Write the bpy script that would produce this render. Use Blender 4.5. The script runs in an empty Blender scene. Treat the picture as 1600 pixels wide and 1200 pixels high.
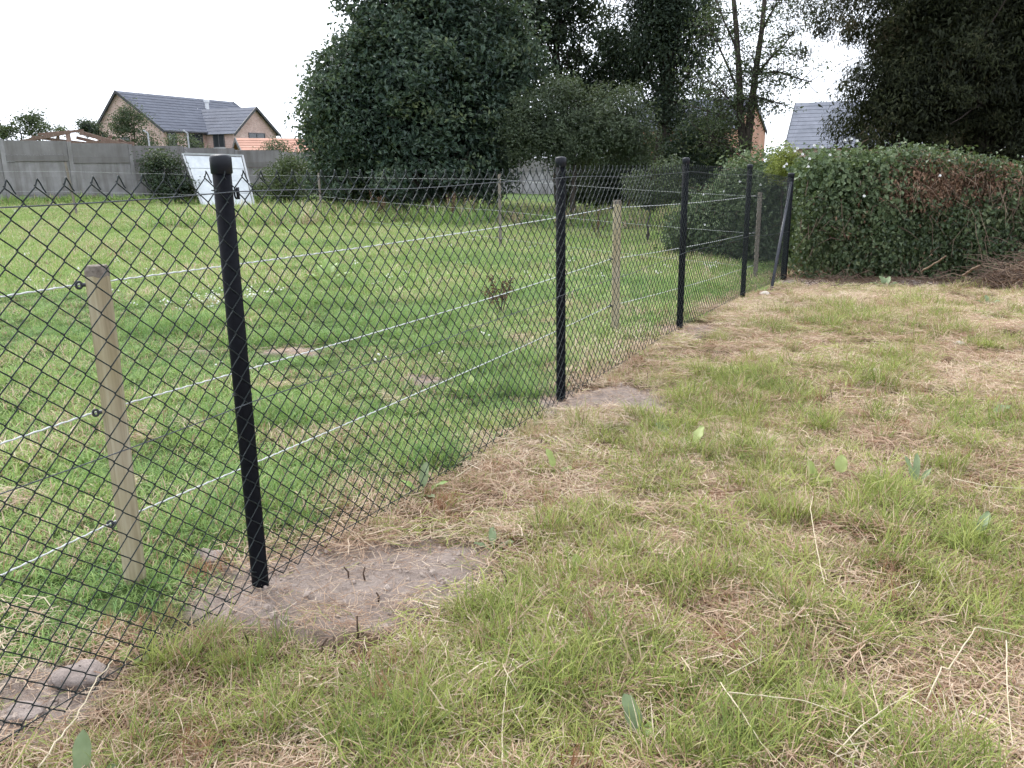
import bpy, math, random
import numpy as np
from mathutils import Vector, Euler, Matrix

R = math.radians
rng = np.random.default_rng(11)
random.seed(5)
SC = bpy.context.scene
COL = SC.collection

# ------------------------------------------------------------------ camera
F_PX, PITCH, ROLL, CAM_H = 1316.3, 0.2536, -0.0141, 1.33
cam_data = bpy.data.cameras.new('camera')
cam_data.sensor_width = 36.0
cam_data.lens = 36.0 * F_PX / 1600.0
cam_data.clip_start = 0.05
cam_data.clip_end = 3000.0
cam = bpy.data.objects.new('camera', cam_data)
COL.objects.link(cam)
cam.matrix_world = (Matrix.Translation((0, 0, CAM_H)) @ Matrix.Rotation(math.pi / 2 - PITCH, 4, 'X')
                    @ Matrix.Rotation(ROLL, 4, 'Z'))
SC.camera = cam

# ------------------------------------------------------------------ sky and light (bright overcast)
SUN_EL, SUN_AZ = R(52), R(-35)          # azimuth from +Y towards +X
world = bpy.data.worlds.new('World')
SC.world = world
world.use_nodes = True
wn = world.node_tree.nodes
wl = world.node_tree.links
bg = wn['Background']
sky = wn.new('ShaderNodeTexSky')
sky.sky_type = 'NISHITA'
sky.sun_disc = False
sky.sun_elevation = SUN_EL
sky.sun_rotation = SUN_AZ
sky.air_density = 1.0
sky.dust_density = 6.0
sky.ozone_density = 1.0
hsv = wn.new('ShaderNodeHueSaturation')
hsv.inputs['Saturation'].default_value = 0.22
mixw = wn.new('ShaderNodeMix')
mixw.data_type = 'RGBA'
mixw.inputs[0].default_value = 0.72      # cloud layer: an even white veil over the sky
mixw.inputs[7].default_value = (9.05, 9.7, 10.85, 1)
wl.new(sky.outputs[0], hsv.inputs['Color'])
wl.new(hsv.outputs[0], mixw.inputs[6])
wl.new(mixw.outputs[2], bg.inputs['Color'])
bg.inputs['Strength'].default_value = 0.122

sun_d = bpy.data.lights.new('sun', 'SUN')
sun_d.energy = 1.5
sun_d.angle = R(22)
sun_d.color = (1.0, 0.975, 0.94)
sun = bpy.data.objects.new('sun', sun_d)
COL.objects.link(sun)
sd = Vector((math.sin(SUN_AZ) * math.cos(SUN_EL), math.cos(SUN_AZ) * math.cos(SUN_EL), math.sin(SUN_EL)))
sun.rotation_euler = (-sd).to_track_quat('-Z', 'Y').to_euler()
sun.location = (0, 0, 30)

SC.view_settings.view_transform = 'Standard'
SC.view_settings.look = 'None'
SC.view_settings.exposure = 1.05
SC.view_settings.gamma = 1.0
SC.view_settings.use_curve_mapping = False
SC.cycles.max_bounces = 4
SC.cycles.diffuse_bounces = 2
SC.cycles.glossy_bounces = 2
SC.cycles.transmission_bounces = 2
SC.cycles.use_adaptive_sampling = True
SC.cycles.adaptive_threshold = 0.03
SC.cycles.transparent_max_bounces = 4

# ------------------------------------------------------------------ small maths helpers
def ray(u, v):
    X, Y = u - 800.0, v - 600.0
    cr, sr = math.cos(ROLL), math.sin(ROLL)
    X, Y = cr * X + sr * Y, -sr * X + cr * Y
    c, s = math.cos(PITCH), math.sin(PITCH)
    return np.array([X / F_PX, c - (Y / F_PX) * s, -s - (Y / F_PX) * c])

def on_ground(u, v, z=0.0):              # survey: where a photo pixel meets level z
    d = ray(u, v)
    t = (z - CAM_H) / d[2]
    return np.array([d[0] * t, d[1] * t])

def at(u, v, y):                         # survey: point at distance y
    d = ray(u, v)
    t = y / d[1]
    return np.array([d[0] * t, y, d[2] * t + CAM_H])

def sstep(a, b, x):
    t = np.clip((np.asarray(x, float) - a) / (b - a), 0, 1)
    return t * t * (3 - 2 * t)

_tab = np.random.default_rng(3).random((256, 256))
def vnoise(x, y, f=1.0, ox=0.0):
    x = np.asarray(x, float) * f + 37.3 + ox
    y = np.asarray(y, float) * f + 81.7 + ox * 1.7
    xi, yi = np.floor(x).astype(int), np.floor(y).astype(int)
    fx, fy = x - xi, y - yi
    fx, fy = fx * fx * (3 - 2 * fx), fy * fy * (3 - 2 * fy)
    g = lambda i, j: _tab[i & 255, j & 255]
    return (g(xi, yi) * (1 - fx) + g(xi + 1, yi) * fx) * (1 - fy) + (g(xi, yi + 1) * (1 - fx) + g(xi + 1, yi + 1) * fx) * fy

def fnoise(x, y, f=1.0, ox=0.0, o=4):
    s, a, t = 0, 1.0, 0
    for k in range(o):
        s = s + a * vnoise(x, y, f * 2 ** k, ox + 11 * k)
        t += a
        a *= 0.55
    return s / t

# fence line
FX, FY, FA, BAY = -0.832, 2.507, 0.4718, 2.45
FU = np.array([math.sin(FA), math.cos(FA)])
FN = np.array([math.cos(FA), -math.sin(FA)])     # towards the camera's side
FZ_S = np.array([-3, -1, 0, 1, 2, 3, 4.06]) * BAY
FZ_Z = np.array([0, 0, 0, 0, 0, -0.062, -0.205])
def fence_z(s):
    return np.interp(s, FZ_S, FZ_Z)
def fence_pt(s, off=0.0):
    return np.array([FX, FY]) + FU * s + FN * off
def side(x, y):                          # > 0 on the camera's side of the fence
    return (np.asarray(x) - FX) * FN[0] + (np.asarray(y) - FY) * FN[1]
def along(x, y):
    return (np.asarray(x) - FX) * FU[0] + (np.asarray(y) - FY) * FU[1]

SOIL = [(-0.50, 2.54, 0.41, 0.36, 0.1), (-0.22, 2.64, 0.16, 0.13, 0.0), (-0.80, 2.53, 0.23, 0.25, 0.0), (-1.22, 1.92, 0.22, 0.17, -0.5),
        (0.66, 4.68, 0.36, 0.28, 0.1), (0.30, 4.70, 0.20, 0.26, 0.4), (1.45, 6.78, 0.35, 0.3, 0.3), (-2.44, 6.17, 0.13, 0.09, 0), (-1.72, 6.25, 0.22, 0.15, 0.1), (-1.55, 6.1, 0.12, 0.08, 0),
        (-0.35, 8.6, 0.3, 0.2, 0), (-0.98, 7.5, .14, .1, 0), (3.9, 10.9, 0.8, 0.45, -0.1), (5.0, 10.7, 0.9, 0.4, 0), (-0.6, 5.2, 0.15, .12, 0)]
def soil_mask(x, y, grow=1.0):
    x, y = np.asarray(x, float), np.asarray(y, float)
    w = 0.45 + 1.1 * fnoise(x, y, 6.0, 3, 4)
    m = np.zeros(np.broadcast(x, y).shape)
    for cx, cy, rx, ry, a in SOIL:
        c, s = math.cos(a), math.sin(a)
        dx, dy = x - cx, y - cy
        d = np.sqrt(((dx * c + dy * s) / rx) ** 2 + ((-dx * s + dy * c) / ry) ** 2) / grow
        m = np.maximum(m, 1 - sstep(0.75, 1.12, d * w))
    return m

def height(x, y):
    x, y = np.asarray(x, float), np.asarray(y, float)
    z = -0.215 * sstep(6.5, 11.2, y) * sstep(-1.5, 2.6, x)
    z = z + 0.28 * sstep(12, 26, y) * (1 - sstep(-16, -8, x))
    r = np.hypot(x, y)
    z = z + (fnoise(x, y, 1.3, 5, 3) - 0.5) * 0.07 * sstep(0.3, 1.2, np.abs(side(x, y))) * (1 - sstep(14, 30, r))
    z = z + (fnoise(x, y, 9.0, 8, 3) - 0.5) * 0.035 * (1 - sstep(4, 9, r))
    sm = soil_mask(x, y) * (1 - sstep(6, 9, r))
    z = z + sm * ((fnoise(x, y, 11.0, 2, 4) - 0.5) * 0.06 + 0.006)
    return z
def hz(x, y):
    return float(height(x, y))

# ------------------------------------------------------------------ object helpers
WLOC = {}
def mesh_np(name, V, Fc, attrs=None, smooth=False):
    V = np.ascontiguousarray(V, dtype=np.float32)
    Fc = np.ascontiguousarray(Fc, dtype=np.int32)
    me = bpy.data.meshes.new(name)
    me.vertices.add(len(V))
    me.vertices.foreach_set('co', V.ravel())
    if len(Fc):
        n = Fc.shape[1]
        me.loops.add(Fc.size)
        me.loops.foreach_set('vertex_index', Fc.ravel())
        me.polygons.add(len(Fc))
        me.polygons.foreach_set('loop_start', np.arange(len(Fc), dtype=np.int32) * n)
        me.polygons.foreach_set('use_smooth', np.full(len(Fc), bool(smooth)))
    for k, a in (attrs or {}).items():
        a = np.ascontiguousarray(a)
        if a.ndim == 2:
            at_ = me.attributes.new(k, 'FLOAT_VECTOR', 'POINT')
            at_.data.foreach_set('vector', a.astype(np.float32).ravel())
        elif a.dtype.kind == 'i':
            at_ = me.attributes.new(k, 'INT', 'POINT')
            at_.data.foreach_set('value', a.astype(np.int32))
        else:
            at_ = me.attributes.new(k, 'FLOAT', 'POINT')
            at_.data.foreach_set('value', a.astype(np.float32))
    me.update(calc_edges=True)
    return me

def tag(o, label=None, cat=None, group=None, kind=None):
    if label: o['label'] = label
    if cat: o['category'] = cat
    if group: o['group'] = group
    if kind: o['kind'] = kind
    return o

def thing(name, loc, label, cat, group=None):
    o = bpy.data.objects.new(name, None)
    o.empty_display_size = 0.1
    o.location = loc
    COL.objects.link(o)
    WLOC[o.name] = np.array(loc, float)
    return tag(o, label, cat, group)

def obj(name, VF, mat, parent=None, smooth=False, attrs=None, origin=None):
    """One mesh object from world coordinates; origin at its parent's base (or at 'origin')."""
    V, Fc = VF
    V = np.asarray(V, float)
    base = WLOC[parent.name] if parent is not None else (np.zeros(3) if origin is None else np.array(origin, float))
    me = mesh_np(name, V - base, Fc, attrs, smooth)
    o = bpy.data.objects.new(name, me)
    if mat is not None:
        me.materials.append(mat)
    COL.objects.link(o)
    if parent is not None:
        o.parent = parent
    else:
        o.location = base
    WLOC[o.name] = base
    return o

class MB:
    """collects quads"""
    def __init__(s):
        s.V, s.F, s.n, s.A = [], [], 0, []
    def add(s, V, Fc, a=0.0):
        V = np.asarray(V, float)
        s.V.append(V)
        s.F.append(np.asarray(Fc, int) + s.n)
        s.A.append(np.full(len(V), a))
        s.n += len(V)
        return s
    def vf(s):
        return np.concatenate(s.V), np.concatenate(s.F)
    def attrs(s):
        return {'rnd': np.concatenate(s.A)}

BOXF = [(0, 1, 3, 2), (4, 6, 7, 5), (0, 4, 5, 1), (2, 3, 7, 6), (0, 2, 6, 4), (1, 5, 7, 3)]
def box(c, ux, uy, uz):
    """box with centre c and half-axis vectors"""
    c, ux, uy, uz = [np.asarray(q, float) for q in (c, ux, uy, uz)]
    V = [c + i * ux + j * uy + k * uz for i in (-1, 1) for j in (-1, 1) for k in (-1, 1)]
    return np.array(V), np.array(BOXF)
def hexa(bot, top):
    """solid from a bottom and a top loop of n points (n-gon ends as quads when n = 4)"""
    V = np.array(list(bot) + list(top), float)
    n = len(bot)
    Fc = [(i, (i + 1) % n, n + (i + 1) % n, n + i) for i in range(n)]
    if n == 4:
        Fc += [(3, 2, 1, 0), (4, 5, 6, 7)]
    return V, np.array(Fc)

def tube(P, r, sides=6, cap=True, phase=0.0):
    P = np.asarray(P, float)
    n = len(P)
    r = np.full(n, r) if np.isscalar(r) else np.asarray(r, float)
    T = np.gradient(P, axis=0)
    T /= np.maximum(np.linalg.norm(T, axis=1, keepdims=True), 1e-9)
    ref = np.array([0.0, 0.0, 1.0]) if abs(T[0, 2]) < 0.9 else np.array([1.0, 0.0, 0.0])
    V = []
    a = np.arange(sides) / sides * 2 * math.pi + phase
    e1 = np.cross(T[0], ref)
    e1 /= np.linalg.norm(e1)
    for i in range(n):
        e1 = e1 - T[i] * (e1 @ T[i])
        e1 /= max(np.linalg.norm(e1), 1e-9)
        e2 = np.cross(T[i], e1)
        V.append(P[i] + r[i] * (np.cos(a)[:, None] * e1 + np.sin(a)[:, None] * e2))
    rings = V
    if cap:
        rings = [np.repeat(P[:1], sides, 0) + (V[0] - P[0]) * 0.02] + V + [np.repeat(P[-1:], sides, 0) + (V[-1] - P[-1]) * 0.02]
    m = len(rings)
    V = np.concatenate(rings)
    i = np.arange(sides)
    j = (i + 1) % sides
    Fc = np.concatenate([np.stack([k * sides + i, k * sides + j, (k + 1) * sides + j, (k + 1) * sides + i], 1) for k in range(m - 1)])
    return V, Fc

def wiggle(p0, p1, n=6, amp=0.05, bend=None):
    p0, p1 = np.asarray(p0, float), np.asarray(p1, float)
    t = np.linspace(0, 1, n)[:, None]
    P = p0 * (1 - t) + p1 * t
    L = np.linalg.norm(p1 - p0)
    P[1:-1] += rng.normal(0, amp * L, (n - 2, 3)) * 0.5
    if bend is not None:
        P += np.asarray(bend) * (4 * t * (1 - t))
    return P

# ------------------------------------------------------------------ materials
def new_mat(name):
    m = bpy.data.materials.new(name)
    m.use_nodes = True
    nt = m.node_tree
    return m, nt, nt.nodes['Principled BSDF'], nt.nodes['Material Output']
def nd(nt, t, **kw):
    n = nt.nodes.new(t)
    for k, v in kw.items():
        setattr(n, k, v)
    return n
def ramp(nt, stops, fac):
    r = nt.nodes.new('ShaderNodeValToRGB')
    el = r.color_ramp.elements
    while len(el) < len(stops):
        el.new(0.5)
    for e, (p, c) in zip(el, stops):
        e.position = p
        e.color = (*c, 1)
    nt.links.new(fac, r.inputs[0])
    return r.outputs[0]
def noise(nt, scale, detail=4, rough=0.6, vec=None, dist=0.0):
    n = nd(nt, 'ShaderNodeTexNoise')
    n.inputs['Scale'].default_value = scale
    n.inputs['Detail'].default_value = detail
    n.inputs['Roughness'].default_value = rough
    n.inputs['Distortion'].default_value = dist
    if vec is not None:
        nt.links.new(vec, n.inputs['Vector'])
    return n
def mixc(nt, fac, a, b, mode='MIX'):
    m = nd(nt, 'ShaderNodeMix', data_type='RGBA', blend_type=mode)
    for s, i in ((fac, 0), (a, 6), (b, 7)):
        if isinstance(s, (int, float)):
            m.inputs[i].default_value = s
        elif isinstance(s, tuple):
            m.inputs[i].default_value = (*s, 1)
        else:
            nt.links.new(s, m.inputs[i])
    return m.outputs[2]
def attr(nt, name, typ='GEOMETRY'):
    a = nd(nt, 'ShaderNodeAttribute', attribute_name=name, attribute_type=typ)
    return a.outputs['Fac']
def wpos(nt):
    return nd(nt, 'ShaderNodeNewGeometry').outputs['Position']
def bump(nt, h, strength, dist, bsdf):
    b = nd(nt, 'ShaderNodeBump')
    b.inputs['Strength'].default_value = strength
    b.inputs['Distance'].default_value = dist
    nt.links.new(h, b.inputs['Height'])
    nt.links.new(b.outputs[0], bsdf.inputs['Normal'])

def mat_plain(name, c1, c2=None, scale=20, rough=0.7, spec=0.3, bstr=0.0, bdist=0.005, metal=0.0, stretch=None):
    m, nt, b, _ = new_mat(name)
    tc = nd(nt, 'ShaderNodeTexCoord').outputs['Object']
    if stretch:
        mp = nd(nt, 'ShaderNodeMapping')
        mp.inputs['Scale'].default_value = stretch
        nt.links.new(tc, mp.inputs['Vector'])
        tc = mp.outputs[0]
    n = noise(nt, scale, 5, 0.62, tc)
    c2 = c2 or tuple(q * 0.7 for q in c1)
    nt.links.new(ramp(nt, [(0.3, c2), (0.7, c1)], n.outputs[0]), b.inputs['Base Color'])
    b.inputs['Roughness'].default_value = rough
    b.inputs['Specular IOR Level'].default_value = spec
    b.inputs['Metallic'].default_value = metal
    if bstr:
        bump(nt, n.outputs[0], bstr, bdist, b)
    return m

def mat_leaf(name, stops, rough=0.5, spec=0.3, trans=0.25, nscale=0.9, namp=0.45):
    """leaf colours from the per-leaf random value and a slow drift through the plant"""
    m, nt, b, out = new_mat(name)
    r = attr(nt, 'rnd')
    n = noise(nt, nscale, 2, 0.5, wpos(nt))
    ma = nd(nt, 'ShaderNodeMath', operation='MULTIPLY_ADD')
    nt.links.new(n.outputs[0], ma.inputs[0])
    ma.inputs[1].default_value = namp * 2
    ma.inputs[2].default_value = -namp
    ad = nd(nt, 'ShaderNodeMath', operation='ADD')
    nt.links.new(r, ad.inputs[0])
    nt.links.new(ma.outputs[0], ad.inputs[1])
    col = ramp(nt, stops, ad.outputs[0])
    nt.links.new(col, b.inputs['Base Color'])
    b.inputs['Roughness'].default_value = rough
    b.inputs['Specular IOR Level'].default_value = spec
    tr = nd(nt, 'ShaderNodeBsdfTranslucent')
    nt.links.new(mixc(nt, 0.4, col, (0.16, 0.2, 0.03)), tr.inputs['Color'])
    mx = nd(nt, 'ShaderNodeMixShader')
    mx.inputs[0].default_value = trans
    nt.links.new(b.outputs[0], mx.inputs[1])
    nt.links.new(tr.outputs[0], mx.inputs[2])
    nt.links.new(mx.outputs[0], out.inputs['Surface'])
    return m

def mat_blade(name, green, straw, trans=0.3):
    """grass: a blade is green or dried straw by the tuft's own dryness and the blade's own random value"""
    m, nt, b, out = new_mat(name)
    r = attr(nt, 'rnd')
    dry = attr(nt, 'dry', 'INSTANCER')
    tint = attr(nt, 'tint', 'INSTANCER')
    h = nd(nt, 'ShaderNodeMath', operation='MULTIPLY_ADD')       # second random per blade
    nt.links.new(r, h.inputs[0]); h.inputs[1].default_value = 17.31; h.inputs[2].default_value = 0.0
    fr = nd(nt, 'ShaderNodeMath', operation='FRACT')
    nt.links.new(h.outputs[0], fr.inputs[0])
    mixr = nd(nt, 'ShaderNodeMath', operation='MULTIPLY_ADD')
    nt.links.new(fr.outputs[0], mixr.inputs[0]); mixr.inputs[1].default_value = 0.55
    hm = nd(nt, 'ShaderNodeMath', operation='MULTIPLY')
    nt.links.new(tint, hm.inputs[0]); hm.inputs[1].default_value = 0.45
    nt.links.new(hm.outputs[0], mixr.inputs[2])
    cg = ramp(nt, green, mixr.outputs[0])
    cs = ramp(nt, straw, mixr.outputs[0])
    lt = nd(nt, 'ShaderNodeMath', operation='LESS_THAN')
    nt.links.new(r, lt.inputs[0]); nt.links.new(dry, lt.inputs[1])
    col = mixc(nt, lt.outputs[0], cg, cs)
    nt.links.new(col, b.inputs['Base Color'])
    b.inputs['Roughness'].default_value = 0.55
    b.inputs['Specular IOR Level'].default_value = 0.25
    tr = nd(nt, 'ShaderNodeBsdfTranslucent')
    nt.links.new(col, tr.inputs['Color'])
    mx = nd(nt, 'ShaderNodeMixShader')
    mx.inputs[0].default_value = trans
    nt.links.new(b.outputs[0], mx.inputs[1])
    nt.links.new(tr.outputs[0], mx.inputs[2])
    nt.links.new(mx.outputs[0], out.inputs['Surface'])
    return m

STRAW = [(0.0, (0.14, 0.066, 0.038)), (0.3, (0.36, 0.225, 0.145)), (0.65, (0.58, 0.44, 0.315)), (1.0, (0.76, 0.655, 0.51))]
GREEN_FIELD = [(0.0, (0.095, 0.205, 0.072)), (0.4, (0.205, 0.32, 0.092)), (0.75, (0.315, 0.415, 0.125)), (1.0, (0.43, 0.475, 0.19))]
GREEN_ROUGH = [(0.0, (0.105, 0.155, 0.042)), (0.4, (0.235, 0.28, 0.07)), (0.75, (0.36, 0.39, 0.11)), (1.0, (0.49, 0.475, 0.19))]
M_BLADE_F = mat_blade('meadow_blade', GREEN_FIELD, STRAW)
M_BLADE_R = mat_blade('rough_blade', GREEN_ROUGH, STRAW)

def mat_ground():
    m, nt, b, out = new_mat('earth')
    p = wpos(nt)
    soil = attr(nt, 'soil')
    green = attr(nt, 'green')
    n1 = noise(nt, 9, 8, 0.65, p)
    n2 = noise(nt, 60, 4, 0.7, p)
    soilc = ramp(nt, [(0.25, (0.18, 0.138, 0.115)), (0.5, (0.32, 0.257, 0.22)), (0.75, (0.44, 0.368, 0.322))], n1.outputs[0])
    soilc = mixc(nt, 0.35, soilc, ramp(nt, [(0.3, (0.18, 0.138, 0.115)), (0.7, (0.45, 0.378, 0.335))], n2.outputs[0]))
    that = ramp(nt, [(0.3, (0.055, 0.034, 0.022)), (0.55, (0.13, 0.085, 0.05)), (0.75, (0.25, 0.175, 0.105))], n2.outputs[0])
    turf = ramp(nt, [(0.3, (0.045, 0.075, 0.022)), (0.55, (0.09, 0.135, 0.042)), (0.8, (0.17, 0.20, 0.08))], n2.outputs[0])
    c = mixc(nt, green, that, turf)
    c = mixc(nt, soil, c, soilc)
    nt.links.new(c, b.inputs['Base Color'])
    b.inputs['Roughness'].default_value = 0.95
    b.inputs['Specular IOR Level'].default_value = 0.1
    ad = nd(nt, 'ShaderNodeMath', operation='ADD')
    nt.links.new(n1.outputs[0], ad.inputs[0]); nt.links.new(n2.outputs[0], ad.inputs[1])
    bump(nt, ad.outputs[0], 0.9, 0.03, b)
    return m

# ------------------------------------------------------------------ ground: one sheet to the horizon
def spaced(parts):
    out = []
    for a, b_, st in parts:
        out += list(np.arange(a, b_, st))
    return np.array(out + [parts[-1][1]])
gx = spaced([(-900, -100, 100), (-100, -30, 10), (-30, -8, 1.0), (-8, -2.2, 0.2), (-2.2, 2.6, 0.035), (2.6, 8, 0.12), (8, 30, 1.0), (30, 100, 10), (100, 900, 100)])
gy = spaced([(-300, -20, 70), (-20, 0.6, 0.8), (0.6, 5.2, 0.035), (5.2, 12, 0.1), (12, 20, 0.3), (20, 60, 1.5), (60, 120, 10), (120, 1500, 115)])
GX, GY = np.meshgrid(gx, gy)
gV = np.stack([GX, GY, height(GX, GY)], -1).reshape(-1, 3)
nx, ny = len(gx), len(gy)
ii, jj = np.meshgrid(np.arange(nx - 1), np.arange(ny - 1))
q0 = (jj * nx + ii).ravel()
gF = np.stack([q0, q0 + 1, q0 + nx + 1, q0 + nx], 1)
def field_green(x, y):
    """how green (not dried out) the turf is"""
    sd_ = side(x, y)
    edge = (fnoise(x, y, 1.1, 21, 3) - 0.5) * 0.9
    return 1 - sstep(-0.42, 0.02, sd_ + edge)
gr = ground = obj('ground', (gV, gF), mat_ground(), smooth=True,
                  attrs={'soil': soil_mask(gV[:, 0], gV[:, 1]), 'green': field_green(gV[:, 0], gV[:, 1])})
tag(gr, 'rough cut ground and green meadow running to the concrete wall', kind='structure')

# ------------------------------------------------------------------ chain link fence
M_POST = mat_plain('black_coated_steel', (0.009, 0.010, 0.013), (0.007, 0.007, 0.009), 60, 0.55, 0.05)
M_CAP = mat_plain('black_plastic_cap', (0.012, 0.014, 0.020), (0.010, 0.011, 0.015), 40, 0.42, 0.22)
M_WIRE = mat_plain('dark_green_coated_wire', (0.017, 0.024, 0.024), (0.012, 0.017, 0.018), 30, 0.45, 0.25)
M_GALV = mat_plain('grey_coated_wire', (0.075, 0.085, 0.095), (0.05, 0.055, 0.06), 30, 0.45, 0.3)
fence = thing('chain_link_fence', (FX, FY, 0), 'black posted chain link fence dividing the meadow from the rough ground', 'fence')
PR, PH = 0.0265, 1.37
post_s = [-BAY, 0, BAY, 2 * BAY, 3 * BAY, 4.06 * BAY]
for k, s in enumerate(post_s):
    p = fence_pt(s)
    zb = float(fence_z(s))
    h = PH + (0.0 if k < 5 else 0.02)
    lean = FN * rng.normal(0, 0.006) + FU * rng.normal(0, 0.004)
    top = np.array([p[0] + lean[0], p[1] + lean[1], zb + h])
    P = np.array([[p[0], p[1], zb - 0.25], [p[0], p[1], zb], [*((p + top[:2]) / 2), zb + h / 2], top - [0, 0, 0.012]])
    pr_ = PR if k < 5 else 0.040  # end post widened: the dark shade round it is put into its shape
    post = obj('post', tube(P, pr_, 20), M_POST, fence, smooth=True)
    zc = zb + h
    prof = [(-0.052, pr_ + 0.0005), (-0.050, pr_ + 0.0038), (-0.008, pr_ + 0.0042), (-0.002, pr_ + 0.002), (0.002, pr_ * 0.8), (0.004, pr_ * 0.35)]
    obj('cap', tube(np.array([[top[0], top[1], zc + a] for a, _ in prof]), [b_ for _, b_ in prof], 20), M_CAP, post, smooth=True)
    # small tie wires holding the netting to the post
    for zt in ((0.07, 0.66, 1.27) if k else ()):
        a = np.linspace(-0.4, math.pi * 1.5, 12)
        ring = np.stack([p[0] + np.cos(a) * (PR + .003), p[1] + np.sin(a) * (PR + .003), np.full(12, zb + zt) + np.linspace(-.004, .004, 12)], 1)
        obj('tie_wire', tube(ring, 0.0017, 5), M_WIRE, post, smooth=True)

W = BAY / 34.0           # one diamond across
Q = 0.0695               # one diamond up
OFF = PR + 0.006
SHEAR = 0.045            # the netting leans a little along the fence
Z0, NROW = 0.028, 37     # half-rows
mb = MB()
s_lo, s_hi = -1.02 * BAY, 4.04 * BAY
NK = int((s_hi - s_lo) / (W / 2))
WR = 0.0018
def net_pt(s, z, d):
    # slack: the netting bellies a little between posts, and its rows wander
    sag = 0.010 * math.sin(math.pi * ((s / BAY) % 1.0)) * math.sin(z * 2.6 + s)
    sx = s + SHEAR * (0.7 - z) + 0.004 * math.sin(s * 3.1 + z * 2.0)
    p = fence_pt(sx, OFF + d + sag)
    return (p[0], p[1], float(fence_z(s)) + z + 0.004 * math.sin(s * 2.3) - 0.012 * math.sin(math.pi * ((s / BAY) % 1.0)))
for k in range(NK):
    sc = s_lo + k * W / 2
    far = sc > 1.6 * BAY
    pts = []
    dsg = 0.0024
    for j in range(NROW + 1):
        right = (j + k) % 2 == 0
        sx = sc + (W / 4 if right else -W / 4)
        z = Z0 + j * Q / 2
        e = 0.0022 if right else -0.0022
        if far:
            pts.append(net_pt(sx + e, z, dsg if right else -dsg))
        else:
            dz = 0.0035
            if j > 0: pts.append(net_pt(sx - e * 0.8, z - dz, dsg if right else -dsg))
            pts.append(net_pt(sx + e * 0.6, z, 0))
            if j < NROW: pts.append(net_pt(sx - e * 0.8, z + dz, -dsg if right else dsg))
    if (NROW + k) % 2 == 0:      # this wire forms the loop at the top edge: a hairpin lying over to the right
        sx = sc + W / 4
        zt = Z0 + NROW * Q / 2
        for ds, dz, dd in ((0.004, 0.008, 0.002), (0.007, 0.0145, 0.0), (0.011, 0.013, -0.003), (0.0165, 0.004, -0.004), (0.022, -0.010, -0.004), (0.0245, -0.018, -0.001)):
            pts.append(net_pt(sx + ds, zt + dz, dd))
    V, Fc = tube(np.array(pts), WR * (1.0 + 0.10 * (sc > 0)), 5 if not far else 4, cap=False)
    mb.add(V, Fc)
net = obj('wire_netting', mb.vf(), M_WIRE, fence, smooth=True)
net['kind'] = 'stuff'
for zt, m_, r_ in ((1.268, M_GALV, 0.0017), (0.64, M_GALV, 0.0017), (0.06, M_WIRE, 0.0017)):
    ss = np.linspace(s_lo, 4.04 * BAY, 80)
    P = np.array([(*fence_pt(s, OFF + 0.006), float(fence_z(s)) + zt - 0.016 * abs(math.sin(math.pi * s / BAY)) + 0.003 * math.sin(5 * s)) for s in ss])
    obj('tension_wire', tube(P, r_, 5), m_, fence, smooth=True)
# brace of the end post
pe = fence_pt(4.04 * BAY)
ze = float(fence_z(4.04 * BAY))
pb = fence_pt(3.52 * BAY, 0.07)
obj('brace_strut', tube(np.array([[pb[0], pb[1], hz(*pb) - 0.05], [pe[0] + FN[0] * 0.02, pe[1] + FN[1] * 0.02, ze + 1.27]]), 0.019, 12), mat_plain('grey_black_strut', (0.05, 0.055, 0.065), (0.03, 0.03, 0.04), 30, 0.45, 0.25), fence, smooth=True)
# tensioner on the first post
pt = fence_pt(0.020, OFF + 0.002)
mbt = MB()
a = np.linspace(0, 2 * math.pi, 14)
ringp = lambda rr, zz: np.stack([pt[0] + FU[0] * rr * np.cos(a) * 0.55, pt[1] + FU[1] * rr * np.cos(a) * 0.55, 1.262 + zz + rr * np.sin(a)], 1)
mbt.add(*tube(ringp(0.014, 0), 0.0028, 6, cap=False))
mbt.add(*tube(np.array([[pt[0], pt[1], 1.262 - 0.016], [pt[0], pt[1], 1.262 + 0.018]]) + np.array([FU[0], FU[1], 0]) * 0.006, 0.005, 8))
obj('wire_tensioner', mbt.vf(), M_CAP, fence, smooth=True)

# ------------------------------------------------------------------ electric fence: stakes and ropes
def mat_wood(name, c1, c2, c3, warm=(0.30, 0.255, 0.13)):
    m, nt, b, _ = new_mat(name)
    tc = nd(nt, 'ShaderNodeTexCoord').outputs['Object']
    mp = nd(nt, 'ShaderNodeMapping')
    mp.inputs['Scale'].default_value = (40, 40, 1.6)
    nt.links.new(tc, mp.inputs['Vector'])
    n = noise(nt, 1.0, 6, 0.6, mp.outputs[0], 1.2)
    n2 = noise(nt, 3.0, 3, 0.5, tc)
    c = ramp(nt, [(0.3, c1), (0.5, c2), (0.7, c3)], n.outputs[0])
    c = mixc(nt, ramp(nt, [(0.4, (0, 0, 0)), (0.65, (0.6, 0.6, 0.6))], n2.outputs[0]), c, warm)
    nt.links.new(c, b.inputs['Base Color'])
    b.inputs['Roughness'].default_value = 0.8
    b.inputs['Specular IOR Level'].default_value = 0.2
    bump(nt, n.outputs[0], 0.5, 0.003, b)
    return m
M_STAKE = mat_wood('treated_softwood', (0.22, 0.175, 0.115), (0.345, 0.295, 0.205), (0.44, 0.395, 0.295))
M_OLDSTAKE = mat_wood('weathered_softwood', (0.13, 0.11, 0.09), (0.20, 0.175, 0.15), (0.27, 0.245, 0.215), (0.17, 0.14, 0.11))
M_ENDGRAIN = mat_plain('grey_end_grain', (0.24, 0.21, 0.175), (0.12, 0.10, 0.085), 60, 0.9, 0.1, 0.6)
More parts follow.
